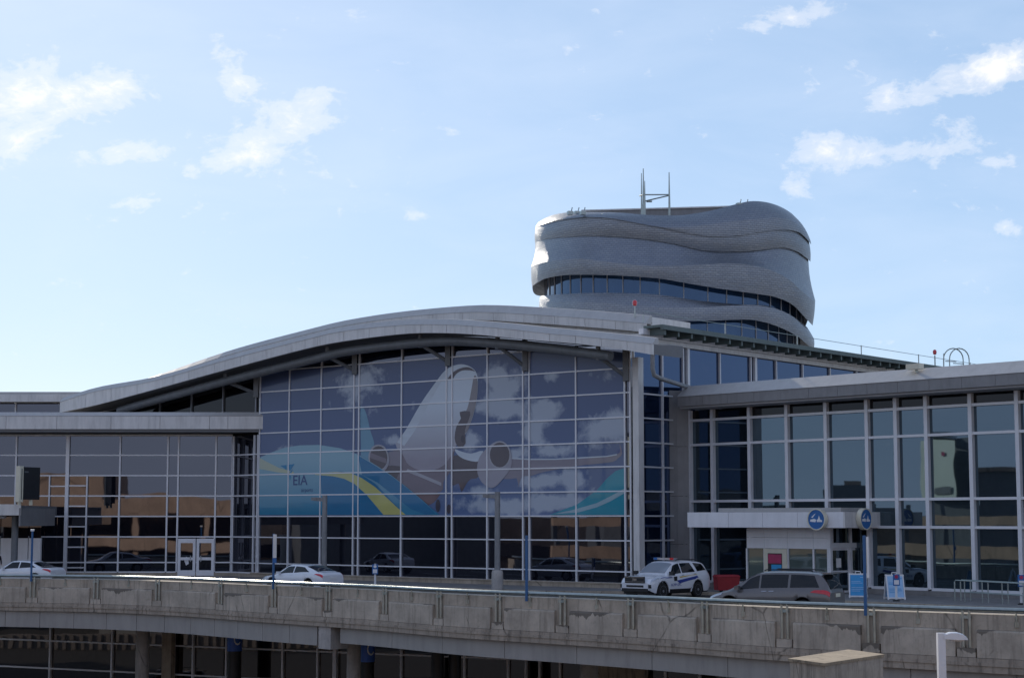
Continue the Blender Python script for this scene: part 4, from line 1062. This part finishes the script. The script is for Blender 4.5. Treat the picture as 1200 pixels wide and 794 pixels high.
g = MB(); g.slab(BS, -.02, BS.len, zb2 + .15, zt, -.28, .0); g.build('sign_face', M['black'], bs)
g = MB(); g.slab(BS, -.30, -.022, zb2, zt + .05, -.30, .03); g.build('sign_edge', M['cream'], bs)
g = MB(); g.slab(BS, -.18, -.13, zb2 + .15, zt - .1, .032, .04); g.build('edge_slot', M['black'], bs)
for u in (-.2, .72):
    g = MB(); g.slab(BS, u, u + .14, CAMZ + .76, zb2 + .15, -.2, -.06); g.build('leg', M['cream'], bs)
g = MB(); g.slab(BS, .08, .40, zt - .32, zt - .24, .004, .008); g.build('faint_lettering', M['steel'], bs)

# foreground: concrete stair housing and slim white lamp
hz = at_y(980, 768, 46).z
e = empty('concrete_housing', (at_d(981, 46).x, 46, GZ), 'stained concrete shaft head with a sunlit slab lid', 'concrete box')
t4 = [at_d(919, 45.2), at_d(961.5, 43.7), at_d(1031, 46.6), at_d(989, 48.3)]
def zz(px, py, D): return at_y(px, py, D).z
ztop = zz(924, 770.8, 45.2)
cx = sum((p.x for p in t4))/4; cy = sum((p.y for p in t4))/4
def sc(k, z): return [Vector((cx + (p.x-cx)*k, cy + (p.y-cy)*k, z)) for p in t4]
g = MB(); g.hexa(sc(1.0, ztop - .07), sc(1.0, ztop)); g.build('lid_slab', M['lid'], e)
g = MB(); g.hexa(sc(.96, GZ), sc(.96, ztop - .072)); g.build('shaft_wall', M['ledge'], e)
D = 40.0; px = 1096.5; b_ = at_d(px, D, GZ); zt = zz(1102, 741, D)
e = empty('street_lamp', b_, 'slim white street lamp with one cobra head in front of the parapet', 'street lamp')
g = MB(); g.box((b_.x, b_.y, (GZ + zt)/2), (.17,.17,zt - GZ)); g.build('pole', M['panel_white'], e)
g = MB(); hx0, hx1 = .05, .60
prof = [(hx0, -.03, .10, -.13), (.2, .02, .12, -.14), (.36, .02, .13, -.15), (.48, -.02, .12, -.15), (.56, -.08, .10, -.15), (.60, -.13, .06, -.155)]
g.loft([[Vector((b_.x + x, b_.y - w, zt + lo_)), Vector((b_.x + x, b_.y - w, zt + hi - .02)), Vector((b_.x + x, b_.y - w*.5, zt + hi)), Vector((b_.x + x, b_.y + w*.5, zt + hi)), Vector((b_.x + x, b_.y + w, zt + hi - .02)), Vector((b_.x + x, b_.y + w, zt + lo_))] for x, hi, w, lo_ in prof], True)
g.build('lamp_head', M['panel_white'], e, True)
g = MB(); g.box((b_.x + .36, b_.y, zt - .165), (.3,.16,.03)); g.build('lens', M['lamp_clear'], e)

# ------------------------------------------------------------------ cars (nose towards +x, z up)
class Car:
    def __init__(s, L, W, belt, roof, wb, fo, wr, gw, sill=.26):
        s.L, s.W, s.belt, s.roof, s.wr, s.gw, s.sill = L, W, belt, roof, wr, gw, sill
        s.xf = L/2 - fo; s.xr = s.xf - wb
        s.H = max(z for x, z in roof); s.Bz = sum(z for x, z in belt)/len(belt)
    def ctrl(s, x):
        e = abs(x)/(s.L/2); hw = s.W/2*(1 - .16*max(0, (e-.62)/.38)**2.4)
        zb_ = sinterp(s.belt, x); zr = max(sinterp(s.roof, x), zb_ + .025)
        z0 = s.sill + .14*max(0, (e-.86)/.14)
        ar = s.wr + .075
        for xw in (s.xf, s.xr):
            dx = abs(x - xw)
            if dx < ar: z0 = max(z0, s.wr + math.sqrt(ar*ar - dx*dx))
        k = min(1, max(0, (zr - zb_)/(s.H - s.Bz)))
        hr = lerp(hw*.80, s.gw/2, k); hb = lerp(hw*.93, hw*.95, k)
        z1 = max(z0 + .02, s.sill + .16); z2 = max(z1 + .02, lerp(s.sill, zb_, .62))
        zb_ = max(zb_, z2 + .03); zr = max(zr, zb_ + .02)
        return [(hw*.95, z0), (hw*.985, z1), (hw, z2), (hw*.985, lerp(z2, zb_, .75)), (hb, zb_), (lerp(hb, hr, .5) + .01*k, lerp(zb_, zr, .47)), (hr, zr - .075*k - .008), (hr*.82, zr - .018), (hr*.4, zr - .002), (0, zr)]
    def pt(s, x, t, side=1, off=0.0):
        c = s.ctrl(x); n = len(c)-1; f = min(n - 1e-6, max(0, t)); i = int(f); k = f - i
        y, z = lerp(c[i][0], c[i+1][0], k), lerp(c[i][1], c[i+1][1], k)
        if off:
            dy, dz = c[i+1][0]-c[i][0], c[i+1][1]-c[i][1]; l = math.hypot(dy, dz) or 1
            y += off*dz/l; z -= off*dy/l
            x += off*(1 if x > s.L/2 - .5 else -1 if x < -s.L/2 + .5 else 0)
        return Vector((x, y*side, z))
    def body(s, root, m_):
        xs = [-s.L/2 + s.L*i/120 for i in range(121)]
        rings = []
        for x in xs:
            r_ = [Vector((x, y, z)) for y, z in s.ctrl(x)]; rings.append(r_ + [Vector((p.x, -p.y, p.z)) for p in reversed(r_[:-1])])
        g = MB(); g.loft(rings); g.poly(rings[0]); g.poly(list(reversed(rings[-1]))); return g.build('body', m_, root, True, 38)
    def patch(s, name, m_, root, c4, side=1, off=.008, nu=10, nv=4, both=False):
        """c4: (x,t) corners: rear-low, front-low, front-high, rear-high"""
        g = MB()
        def q(u, v): 
            a = (lerp(c4[0][0], c4[1][0], u), lerp(c4[0][1], c4[1][1], u)); b = (lerp(c4[3][0], c4[2][0], u), lerp(c4[3][1], c4[2][1], u))
            return (lerp(a[0], b[0], v), lerp(a[1], b[1], v))
        for sd in ((1, -1) if both else (side,)):
            g.loft([[s.pt(*q(i/nu, j/nv), sd, off) for j in range(nv+1)] for i in range(nu+1)])
        return g.build(name, m_, root, True, 60)
    def wheels(s, root):
        for x in (s.xf, s.xr):
            for sd in (1, -1):
                r_ = s.wr; y = sd*(s.W/2 - .13); g = MB()
                g.lathe([(r_*.66,-.11),(r_*.95,-.11),(r_,-.07),(r_,.07),(r_*.95,.11),(r_*.66,.11)], (x, y, r_), 28, 'y'); w_ = g.build('wheel', M['rubber'], root, True)
                g = MB(); g.lathe([(r_*.65,.0),(r_*.65,.085),(r_*.58,.07)], (x, y, r_), 24, 'y') if False else None
                ro = y + sd*.10; gg = MB()
                for k in range(10):
                    a0 = k*2*math.pi/10; w2 = .16
                    gg.poly([Vector((x + rr_*math.cos(a0+da), ro, r_ + rr_*math.sin(a0+da))) for rr_, da in ((r_*.14,-.4),(r_*.62,-w2),(r_*.62,w2),(r_*.14,.4))])
                gg.lathe([(r_*.66,ro-.02),(r_*.66,ro+.012),(r_*.58,ro+.004)][:3], (x, 0, r_), 24, 'y'); gg.lathe([(r_*.16,-.02),(r_*.16,.02)], (x, ro, r_), 14, 'y'); gg.build('rim', s.rimm, w_)
    def under(s, root):
        g = MB(); g.box((0,0,.45), (s.L*.93, s.W*.80, .42)); g.build('underbody', M['black'], root)
    def finish(s, root):
        s.wheels(root); s.under(root)

def sedan(label, loc, rz, kind):
    root = empty('parked_sedan', (0,0,0), label, 'car', 'white sedans parked on the elevated road')
    L, W = 4.6, 1.8
    belt = [(-2.3,.88),(-2.1,.97),(-1.5,.99),(-.5,.95),(.6,.91),(1.2,.86),(1.8,.78),(2.15,.68),(2.3,.55)]
    if kind == 0: roof = [(-2.3,.90),(-2.15,1.03),(-1.9,1.06),(-1.1,1.33),(-.55,1.41),(0,1.42),(.35,1.38),(.75,1.18),(1.2,.91),(1.8,.80),(2.3,.57)]
    else: roof = [(-2.3,.90),(-2.15,1.03),(-1.7,1.05),(-1.3,1.20),(-.85,1.38),(-.4,1.43),(.1,1.43),(.45,1.38),(.85,1.16),(1.25,.92),(1.8,.80),(2.3,.57)]
    c = Car(L, W, belt, roof, 2.7, .95, .33, 1.22); c.rimm = M['rim']
    c.body(root, M['car_white'])
    c.patch('windshield', M['car_glass'], root, [(.98,9),(.98,6.3),(.48,6.3),(.42,9)], both=True, off=.012)
    c.patch('rear_window', M['car_glass'], root, [(-1.78,9),(-1.80,6.6),(-1.05,6.5),(-1.0,9)], both=True, off=.014)
    for sd in (1, -1):
        c.patch('side_window', M['car_glass'], root, [(-.18,4.25),(.92,4.25),(.34,5.85),(-.18,5.85)], sd, .008)
        c.patch('side_window', M['car_glass'], root, [(-1.38,4.5),(-.26,4.25),(-.26,5.85),(-.92,5.80)], sd, .008)
        c.patch('headlight', M['lamp_clear'], root, [(1.75,2.9),(2.24,2.5),(2.2,3.6),(1.75,3.7)], sd, .012)
        c.patch('tail_light', M['lamp_red'], root, [(-2.29,2.6),(-1.78,3.1),(-1.86,3.7),(-2.29,3.9)], sd, .014)
        for x in (-.05, -1.05): c.patch('door_handle', M['car_white'], root, [(x-.12,3.15),(x+.08,3.15),(x+.08,3.4),(x-.12,3.4)], sd, .03, 3, 2)
        g = MB(); g.box((.78, sd*.95, .98), (.16,.2,.13)); g.build('wing_mirror', M['car_white'], root)
    g = MB(); g.box((-2.31, 0, .74), (.02,.5,.13)); g.build('number_plate', M['white'], root)
    g = MB(); g.box((-2.27, 0, .40), (.1,1.2,.16)); g.build('rear_bumper', M['black'], root)
    g = MB(); g.box((2.28, 0, .42), (.06,1.0,.2)); g.build('grille', M['black'], root)
    c.finish(root); put(root, loc, rz); return root
q = at_d(356, 92.5, RZ); sedan('white sedan with sloping back parked below the mural lettering', q, math.atan2(-HALL.d.y, -HALL.d.x), 0)
q = at_d(33, 100.8, RZ); sedan('white sedan with separate boot parked by the left entrance', q, R(180 - 20), 1)

def minivan(label, loc, rz, paint, name='parked_minivan', cat='minivan', simple_=False):
    root = empty(name, (0,0,0), label, cat)
    L, W = 5.08, 1.98
    belt = [(-2.54,.95),(-2.35,1.06),(-1.5,1.07),(0,1.03),(.9,1.0),(1.4,.98),(1.9,.90),(2.35,.76),(2.54,.58)]
    roof = [(-2.54,.97),(-2.5,1.1),(-2.38,1.38),(-2.15,1.66),(-1.7,1.74),(-.8,1.76),(0,1.75),(.4,1.70),(.8,1.52),(1.4,1.15),(1.65,1.02),(2.0,.92),(2.54,.60)]
    c = Car(L, W, belt, roof, 3.03, .98, .35, 1.40, .24); c.rimm = M['rim']
    c.body(root, paint)
    c.patch('windshield', M['car_glass'], root, [(1.45,9),(1.45,6.3),(.62,6.3),(.56,9)], both=True, off=.012)
    c.patch('rear_window', M['car_glass'], root, [(-2.50,9),(-2.50,6.2),(-2.22,6.3),(-2.20,9)], both=True, off=.02)
    for sd in (1, -1):
        c.patch('side_window', M['car_glass'], root, [(.34,4.25),(1.3,4.25),(.78,5.8),(.34,5.82)], sd, .008)
        c.patch('side_window', M['car_glass'], root, [(-.85,4.25),(.26,4.25),(.26,5.82),(-.85,5.82)], sd, .008)
        c.patch('side_window', M['car_glass'], root, [(-2.12,4.3),(-.95,4.25),(-.95,5.82),(-1.9,5.80)], sd, .008)
        c.patch('headlight', M['lamp_clear'], root, [(1.9,2.9),(2.48,2.5),(2.42,3.6),(1.85,3.7)], sd, .012)
        c.patch('tail_light', M['lamp_red'], root, [(-2.52,2.6),(-1.80,2.9),(-1.95,3.75),(-2.52,4.1)], sd, .016)
        for x in (.12, -.18): c.patch('door_handle', M['chrome'], root, [(x-.12,3.2),(x+.08,3.2),(x+.08,3.42),(x-.12,3.42)], sd, .03, 3, 2)
        g = MB(); g.box((1.18, sd*1.06, 1.10), (.18,.2,.16)); g.build('wing_mirror', paint, root)
        g = MB(); g.tube([(.2, sd*.62, 1.77),(.1, sd*.62, 1.81),(-1.7, sd*.62, 1.80),(-1.8, sd*.62, 1.76)], .025, 6); g.build('roof_rail', M['black'], root)
    g = MB(); g.box((-2.33, 0, 1.70), (.34,1.2,.05)); g.build('spoiler', paint, root)
    g = MB(); g.box((-2.56, 0, .86), (.02,.5,.14)); g.build('number_plate', M['cream'], root)
    g = MB(); g.box((2.5, 0, .5), (.06,1.0,.22)); g.build('grille', M['black'], root)
    g = MB(); g.box((-2.5, 0, .42), (.12,1.5,.2)); g.build('rear_bumper', paint, root)
    c.finish(root); put(root, loc, rz); return root
q = at_d(906, 69.5, RZ); minivan('bronze grey minivan parked beside the entrance, nose to the left', q, R(180 - 30), M['car_grey'])
minivan('black van standing on the lower road under the parapet', Vector((-30, 92, GZ + .01)), R(180 - 20), M['car_black'], 'parked_van', 'van')

def police(label, loc, rz):
    root = empty('police_car', (0,0,0), label, 'police car')
    L, W = 5.0, 2.0
    belt = [(-2.5,1.02),(-2.3,1.16),(-1.5,1.17),(0,1.12),(.8,1.09),(1.3,1.07),(1.9,1.03),(2.3,.95),(2.5,.76)]
    roof = [(-2.5,1.06),(-2.42,1.22),(-2.1,1.60),(-1.8,1.72),(-1.0,1.78),(-.2,1.78),(.25,1.74),(.6,1.60),(1.22,1.17),(1.45,1.11),(2.0,1.06),(2.5,.79)]
    c = Car(L, W, belt, roof, 2.86, .93, .385, 1.36, .30); c.rimm = M['alu_dark']
    c.body(root, M['car_white'])
    c.patch('windshield', M['car_glass_pale'], root, [(1.14,9),(1.14,6.3),(.48,6.3),(.42,9)], both=True, off=.014)
    c.patch('rear_window', M['car_glass'], root, [(-2.38,9),(-2.38,6.3),(-2.12,6.4),(-2.1,9)], both=True, off=.014)
    for sd in (1, -1):
        c.patch('side_window', M['car_glass'], root, [(.04,4.25),(1.02,4.25),(.52,5.8),(.04,5.82)], sd, .008)
        c.patch('side_window', M['car_glass'], root, [(-1.1,4.25),(-.04,4.25),(-.04,5.82),(-.88,5.80)], sd, .008)
        c.patch('side_window', M['car_glass'], root, [(-2.1,4.5),(-1.3,4.3),(-1.15,5.8),(-1.85,5.72)], sd, .008)
        c.patch('headlight', M['lamp_clear'], root, [(1.75,3.15),(2.42,2.8),(2.34,3.8),(1.8,3.8)], sd, .016)
        c.patch('tail_light', M['lamp_red'], root, [(-2.47,2.9),(-2.25,3.1),(-2.25,3.9),(-2.47,3.9)], sd, .016)
        c.patch('lower_cladding', M['black'], root, [(-1.35,.02),(1.05,.02),(1.05,1.0),(-1.35,1.0)], sd, .012)
        c.patch('blue_stripe', M['navy'], root, [(-1.30,2.35),(.28,1.75),(.52,2.25),(-1.18,2.85)], sd, .010)
        c.patch('gold_stripe', M['yellow'], root, [(-1.22,3.2),(.20,2.75),(.30,3.0),(-1.22,3.45)], sd, .010)
        c.patch('crest', M['black'], root, [(.48,2.2),(.72,2.2),(.74,3.3),(.46,3.3)], sd, .016, 3, 3)
        c.patch('front_stripe', M['navy'], root, [(.85,2.9),(1.75,2.95),(1.85,3.2),(.85,3.2)], sd, .010)
        for x in (-.0, -1.0): c.patch('door_handle', M['black'], root, [(x-.12,3.5),(x+.08,3.5),(x+.08,3.72),(x-.12,3.72)], sd, .03, 3, 2)
        g = MB(); g.box((1.0, sd*1.08, 1.2), (.16,.24,.18)); g.build('wing_mirror', M['black'], root)
        g = MB(); g.box((2.40, sd*.66, .62), (.14,.42,.17), sd*R(-14)); g.build('fog_lamp', M['black'], root)
        g = MB(); g.tube([(.1, sd*.64, 1.78),(0, sd*.64, 1.83),(-1.6, sd*.64, 1.81),(-1.7, sd*.64, 1.76)], .022, 6); g.build('roof_rail', M['black'], root)
    g = MB(); text_into(g, 'RCMP GRC', .17, lambda x, y: c.pt(.98 - x, 1.45 + y*3.0, 1, .02)); g.build('lettering', M['navy'], root, fix=False)
    g = MB(); g.box((2.50, 0, .92), (.06,1.15,.30)); gr_ = g.build('grille', M['black'], root)
    g = MB(); g.box((2.535, 0, .93), (.02,.26,.1)); [g.box((2.535, 0, z), (.015,1.1,.025)) for z in (.83, 1.03)]; g.build('grille_bar', M['chrome'], gr_)
    g = MB(); g.box((2.47, 0, .62), (.08,1.0,.10)); g.build('bumper_slot', M['black'], root)
    g = MB(); g.box((2.42, 0, .44), (.2,1.55,.16)); g.build('bumper_skid', M['black'], root)
    g = MB(); g.box((.05, 0, 1.86), (.30,1.2,.10)); lb_ = g.build('light_bar', M['lamp_clear'], root)
    for sd in (1, -1):
        g = MB(); g.box((.05, sd*.48, 1.865), (.31,.22,.105)); g.build('beacon', M['lamp_red'] if sd > 0 else M['sign_blue'], lb_)
    c.finish(root); put(root, loc, rz); return root
M['car_glass_pale'] = glass('windshield glass', (.30,.33,.37), (1,1,1), 1.7, .04, .001, 2)
q = at_d(779, 85.3, RZ); police('white police car with blue and gold stripes and roof light bar', q, R(180 + 49))

# person at the left edge
def person(loc, rz):
    c = loc; e = empty('person', c, 'person in dark clothing and pale cap standing at the left edge', 'person')
    bm = bmesh.new(); me = bpy.data.meshes.new('body')
    J = [(0,0,.95,.14),(0,0,1.2,.15),(0,0,1.42,.16),(0,0,1.52,.06),(0,-.02,1.62,.085),(0,-.02,1.73,.075),
         (.19,0,1.42,.06),(.25,.0,1.15,.045),(.24,-.1,.92,.035),(-.19,0,1.42,.06),(-.25,0,1.15,.045),(-.24,-.1,.92,.035),
         (.1,0,.9,.09),(.11,0,.5,.065),(.11,.02,.09,.045),(.11,-.14,.04,.04),(-.1,0,.9,.09),(-.11,0,.5,.065),(-.11,.02,.09,.045),(-.11,-.14,.04,.04)]
    vs = [bm.verts.new(j[:3]) for j in J]
    for a, b_ in ((0,1),(1,2),(2,3),(3,4),(4,5),(2,6),(6,7),(7,8),(2,9),(9,10),(10,11),(0,12),(12,13),(13,14),(14,15),(0,16),(16,17),(17,18),(18,19)): bm.edges.new((vs[a], vs[b_]))
    bm.to_mesh(me); bm.free()
    o = bpy.data.objects.new('body', me); col.objects.link(o)
    md = o.modifiers.new('skin', 'SKIN'); o.modifiers.new('sub', 'SUBSURF').levels = 2
    for i, j in enumerate(J):
        me.skin_vertices[0].data[i].radius = (j[3], j[3])
    me.skin_vertices[0].data[0].use_root = True
    bpy.context.view_layer.update(); dg = bpy.context.evaluated_depsgraph_get()
    m2 = bpy.data.meshes.new_from_object(o.evaluated_get(dg)); o.modifiers.clear(); o.data = m2
    m2.materials.clear(); m2.materials.append(M['cloth']); m2.materials.append(M['skin'])
    for p in m2.polygons:
        z = p.center.z; p.use_smooth = True
        p.material_index = 1 if z > 1.5 or (abs(p.center.x) > .2 and z < .98) else 0
    o.parent = e
    g = MB(); g.lathe([(.098,1.70),(.102,1.75),(.085,1.80),(.03,1.83)], (0,-.02,0), 16); g.box((0,-.13,1.715), (.14,.12,.015)); g.build('cap', M['cream'], e, True).matrix_parent_inverse = Matrix()
    o.matrix_parent_inverse = Matrix(); put(e, loc, rz)
person(at_d(1.0, 103.2, SZ), R(30))

# ------------------------------------------------------------------ what the glass reflects: garage behind the viewpoint, far slab with a banner
pg = empty('parking_garage', (-20, -12, GZ), 'tan concrete parking garage mirrored in the left wing windows', 'garage')
for k, (z0, z1) in enumerate(((GZ + .3, GZ + 1.4), (GZ + 3.6, GZ + 5.0), (GZ + 6.9, GZ + 8.3), (CAMZ + .35, CAMZ + 2.9))):
    g = MB(); g.box((-22, -3.2, (z0+z1)/2), (190, .3, z1 - z0)); g.build('spandrel', M['tan'], pg)
    g = MB(); g.box((-22, -23, z0 + .1), (190, 39, .3)); g.build('floor_slab', M['column'], pg)
for x in range(-112, 72, 9):
    g = MB(); g.box((x, -4.0, CAMZ/2 - .5), (.7,.7, CAMZ + 2.6)); g.build('pillar', M['tan'], pg)
g = MB(); g.box((-22, -43, 5), (190, .3, 13)); g.build('rear_wall', M['tan'], pg)
g = MB(); g.box((-60, -14, CAMZ + 4.4), (12, 12, 3.0)); g.build('stair_tower', M['tan'], pg)
def mirror(face, p):
    q = Vector((p.x, p.y)); k = (q - face.p0).dot(face.n); q = q - 2*k*face.n
    return Vector((q.x, q.y, p.z))
def mbox(name, m_, parent, px0, px1, y0, y1, D, dep, D1=None):
    D1 = D1 or D
    """block of the far surroundings, set where the wing's glass looks towards"""
    zl, zh = at_y(600, y1, D).z, at_y(600, y0, D).z
    q = [at_d(px0, D), at_d(px1, D1), at_d(px1*1.0, D1 + dep), at_d(px0, D + dep)]
    g = MB(); g.hexa([mirror(WING, Vector((p.x, p.y, zl))) for p in q], [mirror(WING, Vector((p.x, p.y, zh))) for p in q]); return g.build(name, m_, parent)
bl = empty('slab_building', mirror(WING, at_d(1108, 172, GZ)), 'dark slab building with pale banners mirrored in the right wing', 'building')
mbox('wall', M['steel'], bl, 1089, 1142, 512, 760, 171.5, 12, 167)
mbox('roof', M['panel'], bl, 1092, 1121, 508.5, 511.6, 168.5, 8)
bn_ = mbox('banner', M['banner'], bl, 1091, 1118, 515, 584, 169.6, .2, 165.9); mbox('banner_print', M['steel'], bn_, 1095, 1112, 570, 577, 168.7, .1, 166.4); mbox('banner_print', M['magenta'], bn_, 1102, 1106, 527, 531, 167.8, .1, 167.2)
mbox('banner', M['banner'], bl, 1075, 1087.5, 518, 584, 171.5, .3, 169.8)
bw = empty('barrier_wall', mirror(LOW, at_d(350, 150, GZ)), 'low ribbed concrete barrier mirrored in the lower storey glass', 'wall')
def lbox(mb, px0, px1, z0, z1, D, dep):
    q = [at_d(px0, D), at_d(px1, D), at_d(px1, D + dep), at_d(px0, D + dep)]
    mb.hexa([mirror(LOW, Vector((p.x, p.y, z0))) for p in q], [mirror(LOW, Vector((p.x, p.y, z1))) for p in q])
g = MB(); lbox(g, -100, 900, GZ, GZ + 1.25, 150, .4); g.build('wall', M['pink'], bw)
g = MB()
for k in range(96): lbox(g, -98 + k*10.4, -95 + k*10.4, GZ + .1, GZ + 1.2, 149.85, .14)
g.build('ribbing', M['pink'], bw)
b2 = empty('garage_ramp', mirror(WING, at_d(1180, 180, GZ)), 'dark sloped roof block mirrored beside the banner building', 'building')
mbox('wall', M['panel_dark'], b2, 1143, 1260, 556, 760, 178, 20); mbox('parapet', M['tan'], b2, 1142.5, 1262, 551, 555.8, 177.6, 22)
b3 = empty('low_block', mirror(WING, at_d(960, 215, GZ)), 'low distant block mirrored above the entrance canopy', 'building')
mbox('wall', M['steel'], b3, 968, 1018, 572, 760, 210, 20); mbox('plant_room', M['tan'], b3, 985, 1006, 566, 571.8, 214, 8); mbox('annex', M['steel'], b3, 800, 967, 590, 760, 215, 20)
b4 = empty('access_ramp', mirror(WING, at_d(1060, 150, GZ)), 'pale concrete ramp mirrored low in the right wing windows', 'ramp')
for k, (a, b_, y0, y1) in enumerate(((1015,1300,606,616),(1015,1300,636,650))):
    mbox('spandrel', M['tan'], b4, a, b_, y0, y1, 163 + k*2, 1.0, 138 + k*2)
for px in range(1020, 1300, 40): mbox('pillar', M['steel'], b4, px, px + 5, 592, 690, 166 - (px-1015)*.088, 1.0)
g2 = empty('low_building', (-118, 88, GZ), 'long brown low building mirrored at the foot of the hall glass', 'building')
g = MB(); g.box((-125, 60, 3.6), (10, 120, 11)); g.build('wall', M['tan'], g2)
for k in range(2):
    g = MB(); g.box((-119.7, 60, 1.5 + k*3.6), (.8, 118, 1.5)); g.build('window_strip', M['hall_glass'], g2)

# ------------------------------------------------------------------ light, sky, camera
SUN_AZ, SUN_EL = R(-17), R(21)      # clockwise from +Y
sd = Vector((math.sin(SUN_AZ)*math.cos(SUN_EL), math.cos(SUN_AZ)*math.cos(SUN_EL), math.sin(SUN_EL)))
L_ = bpy.data.lights.new('sun', 'SUN'); L_.energy = 2.2; L_.angle = R(.53); L_.color = (1, .90, .76)
so = bpy.data.objects.new('sun', L_); col.objects.link(so); so.rotation_euler = sd.to_track_quat('Z', 'Y').to_euler(); so.location = (0, 0, 120)
wd = bpy.data.worlds.new('World'); scene.world = wd; wd.use_nodes = True; nt = wd.node_tree; nt.nodes.clear()
out = nt.nodes.new('ShaderNodeOutputWorld'); bg = nt.nodes.new('ShaderNodeBackground'); nt.links.new(bg.outputs[0], out.inputs[0])
sky = nt.nodes.new('ShaderNodeTexSky'); sky.sky_type = 'NISHITA'; sky.sun_disc = False; sky.sun_elevation = SUN_EL; sky.sun_rotation = SUN_AZ
sky.air_density = .85; sky.dust_density = .35; sky.ozone_density = 2.2; sky.altitude = 700
bg.inputs[1].default_value = .10
tc = nt.nodes.new('ShaderNodeTexCoord').outputs['Generated']
sp = nt.nodes.new('ShaderNodeSeparateXYZ'); nt.links.new(tc, sp.inputs[0])
yy = math_n(nt, 'MAXIMUM', sp.outputs[1], .02)
uu = math_n(nt, 'DIVIDE', sp.outputs[0], yy); vv = math_n(nt, 'DIVIDE', sp.outputs[2], yy)
def blob(px, py, rx, ry, rot, amp):
    r_ = ray(px, py); cu, cv = r_.x/r_.y, r_.z/r_.y; ca, sa = math.cos(R(rot)), math.sin(R(rot))
    du = math_n(nt, 'SUBTRACT', uu, cu); dv = math_n(nt, 'SUBTRACT', vv, cv)
    a = math_n(nt, 'ADD', math_n(nt, 'MULTIPLY', du, ca*F/rx), math_n(nt, 'MULTIPLY', dv, sa*F/rx))
    b_ = math_n(nt, 'SUBTRACT', math_n(nt, 'MULTIPLY', dv, ca*F/ry), math_n(nt, 'MULTIPLY', du, sa*F/ry))
    d2 = math_n(nt, 'ADD', math_n(nt, 'MULTIPLY', a, a), math_n(nt, 'MULTIPLY', b_, b_))
    return math_n(nt, 'MULTIPLY', math_n(nt, 'EXPONENT', math_n(nt, 'MULTIPLY', d2, -1.0)), amp)
blobs = [(30,115,85,46,-8,.62),(120,105,58,26,5,.50),(5,172,50,18,0,.42),(140,180,62,14,8,.40),(268,82,18,58,18,.44),(288,100,32,16,0,.34),
         (362,122,42,30,30,.48),(300,172,85,28,14,.46),(225,158,22,14,0,.28),(160,238,38,11,8,.44),(255,195,40,10,10,.2),
         (915,24,66,15,14,.52),(1110,98,95,24,14,.62),(1175,75,44,28,10,.48),(1060,178,100,19,6,.58),(960,170,48,18,0,.42),(1175,188,34,14,0,.45),(933,218,22,19,0,.62),(1180,270,16,12,0,.42),(490,253,18,9,0,.42),(570,330,20,8,0,.2)]
tot = None
for b_ in blobs:
    o = blob(*b_); tot = o if tot is None else math_n(nt, 'ADD', tot, o)
front = ramp(nt, sp.outputs[1], [(.03, 0.0), (.12, 1.0)])
tot = math_n(nt, 'MULTIPLY', tot, front)
nz = noise(nt, mapping(nt, tc, (1, 1, 1.5)), 26, 14, .68, .5)
nz2 = noise(nt, mapping(nt, tc, (1, 1, 1.9), (3, 1, 2)), 85, 6, .6, .5)
nn = math_n(nt, 'ADD', math_n(nt, 'MULTIPLY', nz, 2.1), math_n(nt, 'MULTIPLY', nz2, 1.0))
cl = ramp(nt, math_n(nt, 'MULTIPLY', math_n(nt, 'SUBTRACT', math_n(nt, 'ADD', nn, math_n(nt, 'MULTIPLY', tot, 1.35)), 1.42), .7), [(.0, 0.0), (.27, .0), (.50, .36), (.92, 1.0)])
cl.node.color_ramp.interpolation = 'EASE'
# very thin veil, streaked
vz = noise(nt, mapping(nt, tc, (2.2, 2.2, 7)), 3.2, 5, .55, .4)
veil = math_n(nt, 'MULTIPLY', ramp(nt, vz, [(.42, 0.0), (.75, 1.0)]), .22)
hzf = ramp(nt, sp.outputs[2], [(0, .74), (.42, .6), (1, .15)])
nis = mixc(nt, 1.0, sky.outputs[0], (.70, .68, .67), 'MULTIPLY')
skc = mixc(nt, hzf, nis, (2.55, 3.55, 4.95))
back = ramp(nt, math_n(nt, 'MULTIPLY_ADD', sp.outputs[1], -.5, .5), [(.38, 0.0), (.58, .85)])
deep = mixc(nt, ramp(nt, sp.outputs[2], [(0, 0.0), (.6, 1.0)]), (3.2, 3.6, 4.6), (1.35, 1.75, 2.9))
skc = mixc(nt, back, skc, deep)
c1 = mixc(nt, veil, skc, (4.7, 5.2, 6.1))
c2 = mixc(nt, math_n(nt, 'MULTIPLY', cl, .84), c1, (6.0, 5.9, 5.9))
nt.links.new(c2, bg.inputs[0])

cd = bpy.data.cameras.new('camera'); cd.sensor_fit = 'HORIZONTAL'; cd.sensor_width = 36; cd.lens = F/1200*36; cd.clip_end = 6000; cd.clip_start = .3
co = bpy.data.objects.new('camera', cd); col.objects.link(co); co.location = CAM; co.rotation_euler = (R(90) + PITCH, 0, 0)
scene.camera = co
vs_ = scene.view_settings; vs_.view_transform = 'Standard'; vs_.look = 'None'; vs_.exposure = .9; vs_.gamma = 1; vs_.use_curve_mapping = False
